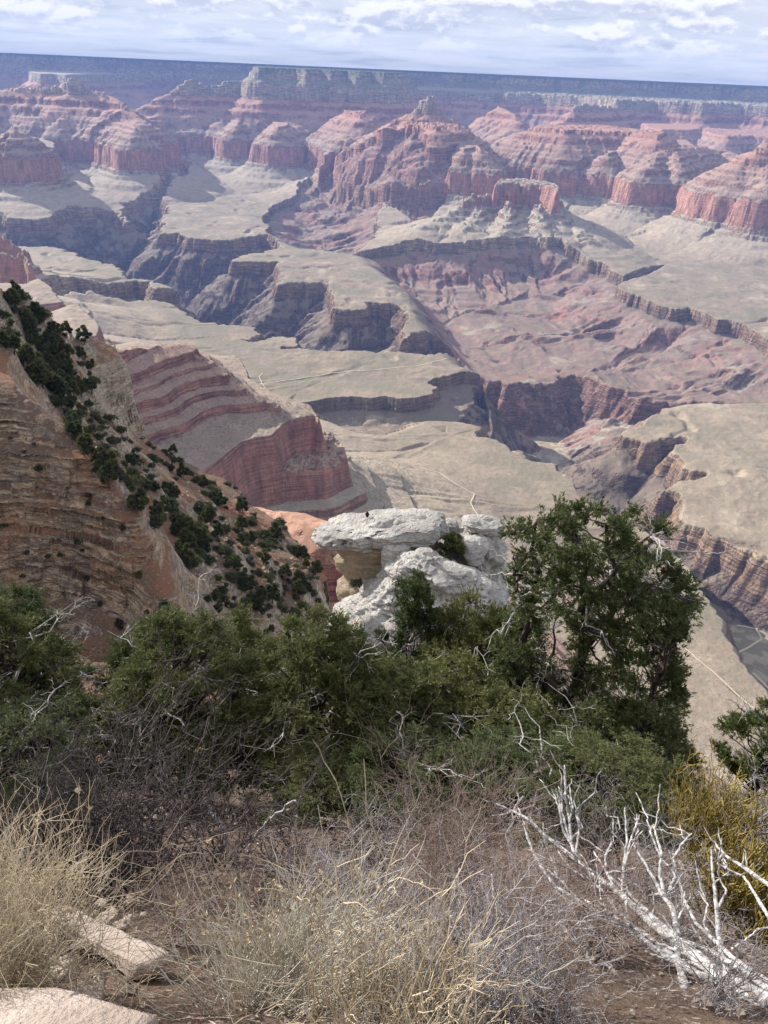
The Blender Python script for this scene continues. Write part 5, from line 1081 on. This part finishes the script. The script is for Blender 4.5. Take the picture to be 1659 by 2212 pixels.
    fan('dry_stalks', 'straw tuft at the bottom edge under the brown twigs', 'dry grass', 960, 2240, 150, .30, .0017, MT['straw'], 9, az=(0, 6.28), el=(.5, 1.45), droop=.1, width=.10, kids=1, wob=.09)
    fan('dry_stalks', 'slender bent pale stalks left of the tall straw-coloured ones', 'dry stalks', 700, 2240, 8, .60, .0024, MT['straw'], 10, az=(1.2, 3.6), el=(1.0, 1.5), droop=0, width=.08, kids=2, wob=.09)
    # stones
    def stone(px, py, w, h, d, label, mat, seed, rz=0.0, sph=.28):
        g = ground_at(px, py); bm = bmesh.new(); bmesh.ops.create_cube(bm, size=1.0); bmesh.ops.subdivide_edges(bm, edges=bm.edges[:], cuts=14, use_grid_fill=True)
        off = Vector((seed*5.1, seed*2.3, seed*1.1))
        for v in bm.verts:
            c = v.co.copy(); r = c.length; s_ = c.normalized()*.62; v.co = c.lerp(s_, sph); n_ = v.co.normalized()
            v.co = Vector((v.co.x*w, v.co.y*d, v.co.z*h)); v.co += n_*(mnoise.fractal(v.co/max(w, d)*2.6 + off, .9, 2, 4)*(.16 if sph > .2 else .10)*min(w, d, h*2.5))
        me = bpy.data.meshes.new('stone'); bm.to_mesh(me); bm.free(); me.shade_smooth(); me.materials.append(mat)
        o = bpy.data.objects.new('stone', me); SC.collection.objects.link(o); o.location = g + Vector((0, 0, h*.15)); o.rotation_euler = (rs.uniform(-.15, .15), rs.uniform(-.15, .15), rz); return mark(o, label, 'stone')
    def slab(p1, p2, w, h, label, seed):
        g1, g2 = ground_at(*p1), ground_at(*p2); ex = (g2 - g1); L_ = ex.length; ex.normalize(); c = (g1 + g2)/2; e_ = .12
        n_ = Vector((-(float(near_z(c.x + e_, c.y)) - float(near_z(c.x - e_, c.y)))/(2*e_), -(float(near_z(c.x, c.y + e_)) - float(near_z(c.x, c.y - e_)))/(2*e_)*.55, 1)).normalized()
        ey = n_.cross(ex).normalized(); n_ = ex.cross(ey); o = stone(*p1, L_, h, w, label, MT['slab'], seed, 0, .06); o.name = 'rock_slab'
        o.matrix_world = Matrix(((ex.x, ey.x, n_.x, c.x), (ex.y, ey.y, n_.y, c.y), (ex.z, ey.z, n_.z, c.z + h*.2), (0, 0, 0, 1)))
    slab((120, 1980), (335, 2095), .12, .05, 'long pale pink slab between the tan grass and the pale stems', 1)
    slab((-180, 2165), (300, 2275), .17, .06, 'pink sandstone slab in the bottom left corner', 2)
    stone(190, 2160, .09, .05, .06, 'small squarish tan stone between the two slabs', MT['slab'], 3, .2, .08)
    for i, (px, py, s, lab) in enumerate(((232, 1990, .09, 'grey stone at the top end of the long slab'), (275, 1992, .05, 'small pale stone beside the grey stone at the slab end'), (218, 1955, .05, 'pale cobble above the long slab'), (278, 1948, .05, 'pale cobble right of the one above the slab'), (265, 2003, .06, 'dark flat stone at the slab end'),
              (170, 2045, .05, 'small stone at the left end of the long slab'), (140, 2100, .07, 'flat stone under the tan grass'), (1180, 2160, .05, 'pale stone on dark soil under the silvery branches'), (1190, 2110, .05, 'tan stone under the lower silvery branch'), (1240, 2190, .05, 'stone at the bottom edge below the silvery branches'))):
        stone(px, py, s, s*.5, s*.7, lab, MT['slab'], 10 + i, rs.uniform(0, 3))
    rs = np.random.RandomState(9); b = Buf()
    for i in range(4200):
        y = rs.uniform(.6, 9)**1.0; x = rs.uniform(-1, 1)*(1.2 + y*.75); s = .003 + .012*rs.rand()**4*(1 + y*.25); c = np.array([x, y, float(0)]); q = np.array([[-1, -1, -.5], [1, -1, -.5], [1, 1, -.5], [-1, 1, -.5], [-.7, -.7, .6], [.7, -.7, .6], [.7, .7, .6], [-.7, .7, .6]])*s*rs.uniform(.4, 1.4, (8, 3)); b.add(c + q, [[0, 3, 2, 1], [4, 5, 6, 7], [0, 1, 5, 4], [1, 2, 6, 5], [2, 3, 7, 6], [3, 0, 4, 7]])
    V_ = np.concatenate(b.v); cx = V_.reshape(-1, 8, 3).mean(1); V_[:, 2] += np.repeat(near_z(cx[:, 0], cx[:, 1]), 8).astype(np.float32); b.v = [V_]; b.f = [np.concatenate(b.f)]
    l_ = Buf(); n_ = 16000; y = rs.uniform(.6, 7, n_); x = rs.uniform(-1, 1, n_)*(1.2 + y*.75); z = near_z(x, y) + .006; a = rs.uniform(0, 6.28, n_); dx = .05; gx = (near_z(x + dx, y) - near_z(x - dx, y))/(2*dx); gy = (near_z(x, y + dx) - near_z(x, y - dx))/(2*dx)
    d_ = np.stack([np.cos(a), np.sin(a), np.cos(a)*gx + np.sin(a)*gy + .15*rs.normal(size=n_)], 1); l_.blades(np.stack([x, y, z], 1), d_, 1, .045, .0045, .05, rs)
    mark(l_.build('litter', MT['browntwig'], None, False), 'dry needle and twig litter covering the dark soil', 'litter', None, 'stuff')
    mark(b.build('gravel', MT['grit'], None, False), 'small pale gravel scattered over the dark soil', 'gravel', None, 'stuff')

def build_trails():
    def drape(name, P, w, col, label):
        W_ = []
        for x, y, z0 in P:
            p = at(x, y, z0)
            for _ in range(3):
                zz = float(terrain_height(np.array([[p[0]]]), np.array([[p[1]]]))[0][0, 0]); p = at(x, y, zz)
            W_.append((p[0], p[1]))
        W_ = np.array(W_); d = np.concatenate([[0], np.cumsum(np.hypot(*np.diff(W_, axis=0).T))]); n = int(d[-1]/7) + 2; s = np.linspace(0, d[-1], n)
        X = np.interp(s, d, W_[:, 0]) + 5*perlin(s/60, s*0, 500); Y = np.interp(s, d, W_[:, 1]) + 5*perlin(s/60, s*0 + 9, 501)
        tx, ty = np.gradient(X), np.gradient(Y); l = np.hypot(tx, ty); tx, ty = tx/l, ty/l
        xs = np.stack([X - ty*w/2, X + ty*w/2]); ys = np.stack([Y + tx*w/2, Y - tx*w/2]); zc = terrain_height(xs, ys)[0]; zs = np.maximum(zc[0], zc[1])[None]*np.ones((2, 1)) + D(ys) + 1.1
        v = np.stack([xs, ys, zs], -1).transpose(1, 0, 2).reshape(-1, 3); i = np.arange(n - 1); b = Buf(); b.add(v, np.stack([2*i, 2*i + 1, 2*i + 3, 2*i + 2], -1)); o = b.build(name, col, None); mark(o, kind='structure')
    t = NT('trail_dust'); t.b.inputs['Base Color'].default_value = (.50, .42, .30, 1)
    A = lambda s, z=-1000: [(x, y, z) for x, y in pts(s)]
    drape('trail', A("535,834 565,830 600,825 640,819 700,809 740,804 785,801 829,797 880,792 930,784 970,774"), 3.2, t.m, '')
    drape('trail', A("566,830 561,816 567,806"), 3, t.m, ''); drape('trail', A("566,830 576,842 580,855"), 3, t.m, '')
    drape('trail', A("905,1013 950,1024 985,1048 1024,1068 1017,1088 1032,1115 1060,1150"), 2.6, t.m, '')
    drape('trail', A("1470,1390 1500,1420 1540,1450 1590,1500 1640,1540"), 2.0, t.m, '')
    drape('wash', A("1600,1325 1630,1358 1648,1380 1620,1398 1590,1412", -1120), 5, t.m, ''); drape('wash', A("1625,1455 1650,1480 1690,1510", -1120), 6, t.m, '')
# ------------------------------------------------------------------ clouds whose shadows lie on the canyon
def cloud_material(name, clear):
    m_ = bpy.data.materials.new(name); m_.use_nodes = True; t = m_.node_tree; t.nodes.clear()
    out = t.nodes.new('ShaderNodeOutputMaterial'); d = t.nodes.new('ShaderNodeBsdfDiffuse'); d.inputs[0].default_value = (.9, .9, .92, 1)
    tr = t.nodes.new('ShaderNodeBsdfTransparent'); mx = t.nodes.new('ShaderNodeMixShader'); mx.inputs[0].default_value = 1 - clear
    t.links.new(tr.outputs[0], mx.inputs[1]); t.links.new(d.outputs[0], mx.inputs[2]); t.links.new(mx.outputs[0], out.inputs[0]); return m_
def cloud(center, rx, ry, mat, label, seed, H=2600.0, thick=0.12):
    c = Vector(center) + sdir*((H - center[2])/sdir.z)
    bm = bmesh.new(); bmesh.ops.create_icosphere(bm, subdivisions=5, radius=1.0)
    co = np.array([v.co for v in bm.verts]); a = np.arctan2(co[:, 1], co[:, 0])
    rr = 1 + 0.28*fbm(np.cos(a)*2 + 40, np.sin(a)*2 + 40, 1.0, 4, seed) + 0.16*fbm(co[:, 0]*3 + 9, co[:, 1]*3 + co[:, 2] + 9, 1.0, 4, seed + 3)
    for v, k in zip(bm.verts, rr): v.co = Vector((v.co.x*rx*k, v.co.y*ry*k, v.co.z*min(rx, ry)*thick*k*k*(1 if v.co.z > 0 else .3)))
    me = bpy.data.meshes.new('cloud'); bm.to_mesh(me); bm.free(); me.shade_smooth(); me.materials.append(mat)
    o = bpy.data.objects.new('cloud', me); SC.collection.objects.link(o); o.location = c
    o['label'] = label; o['category'] = 'cloud'; return o
def build_clouds():
    dense, thin = cloud_material('cloud_dense', 0.12), cloud_material('cloud_thin', 0.78)
    cloud((500, 15600, 200), 15000, 4000, dense, 'long grey cloud bank high over the far rim', 3)
    cloud((3900, 12900, -100), 3300, 1000, dense, 'grey cloud high over the right end of the far rim', 5)
    cloud((-60, 190, -60), 420, 330, thin, 'thin pale cloud high above the near cliffs and trees', 12)
# ------------------------------------------------------------------ haze
def build_haze():
    bm = bmesh.new(); bmesh.ops.create_cube(bm, size=1.0)
    me = bpy.data.meshes.new('haze'); 
    for v in bm.verts: v.co = Vector((v.co.x*46000, 12700 + v.co.y*27400, -510 + v.co.z*1960))
    bm.to_mesh(me); bm.free()
    o = bpy.data.objects.new('haze', me); SC.collection.objects.link(o); o['kind'] = 'stuff'
    m_ = bpy.data.materials.new('haze'); m_.use_nodes = True; t = m_.node_tree; t.nodes.clear()
    out = t.nodes.new('ShaderNodeOutputMaterial'); v = t.nodes.new('ShaderNodeVolumePrincipled')
    v.inputs['Color'].default_value = (0.30, 0.47, 1.0, 1); v.inputs['Density'].default_value = HAZE; v.inputs['Anisotropy'].default_value = 0.0
    t.links.new(v.outputs[0], out.inputs['Volume']); me.materials.append(m_)
    m_.cycles.homogeneous_volume = True; m_.cycles.volume_sampling = 'DISTANCE'
    return o
HAZE = 2.9e-5

# ------------------------------------------------------------------ build
build_canyon()
spur, ground = build_near()
build_haze(); build_clouds()
mats(); build_trees(); build_rocks(); build_shrubs(spur); build_front(); build_trails()
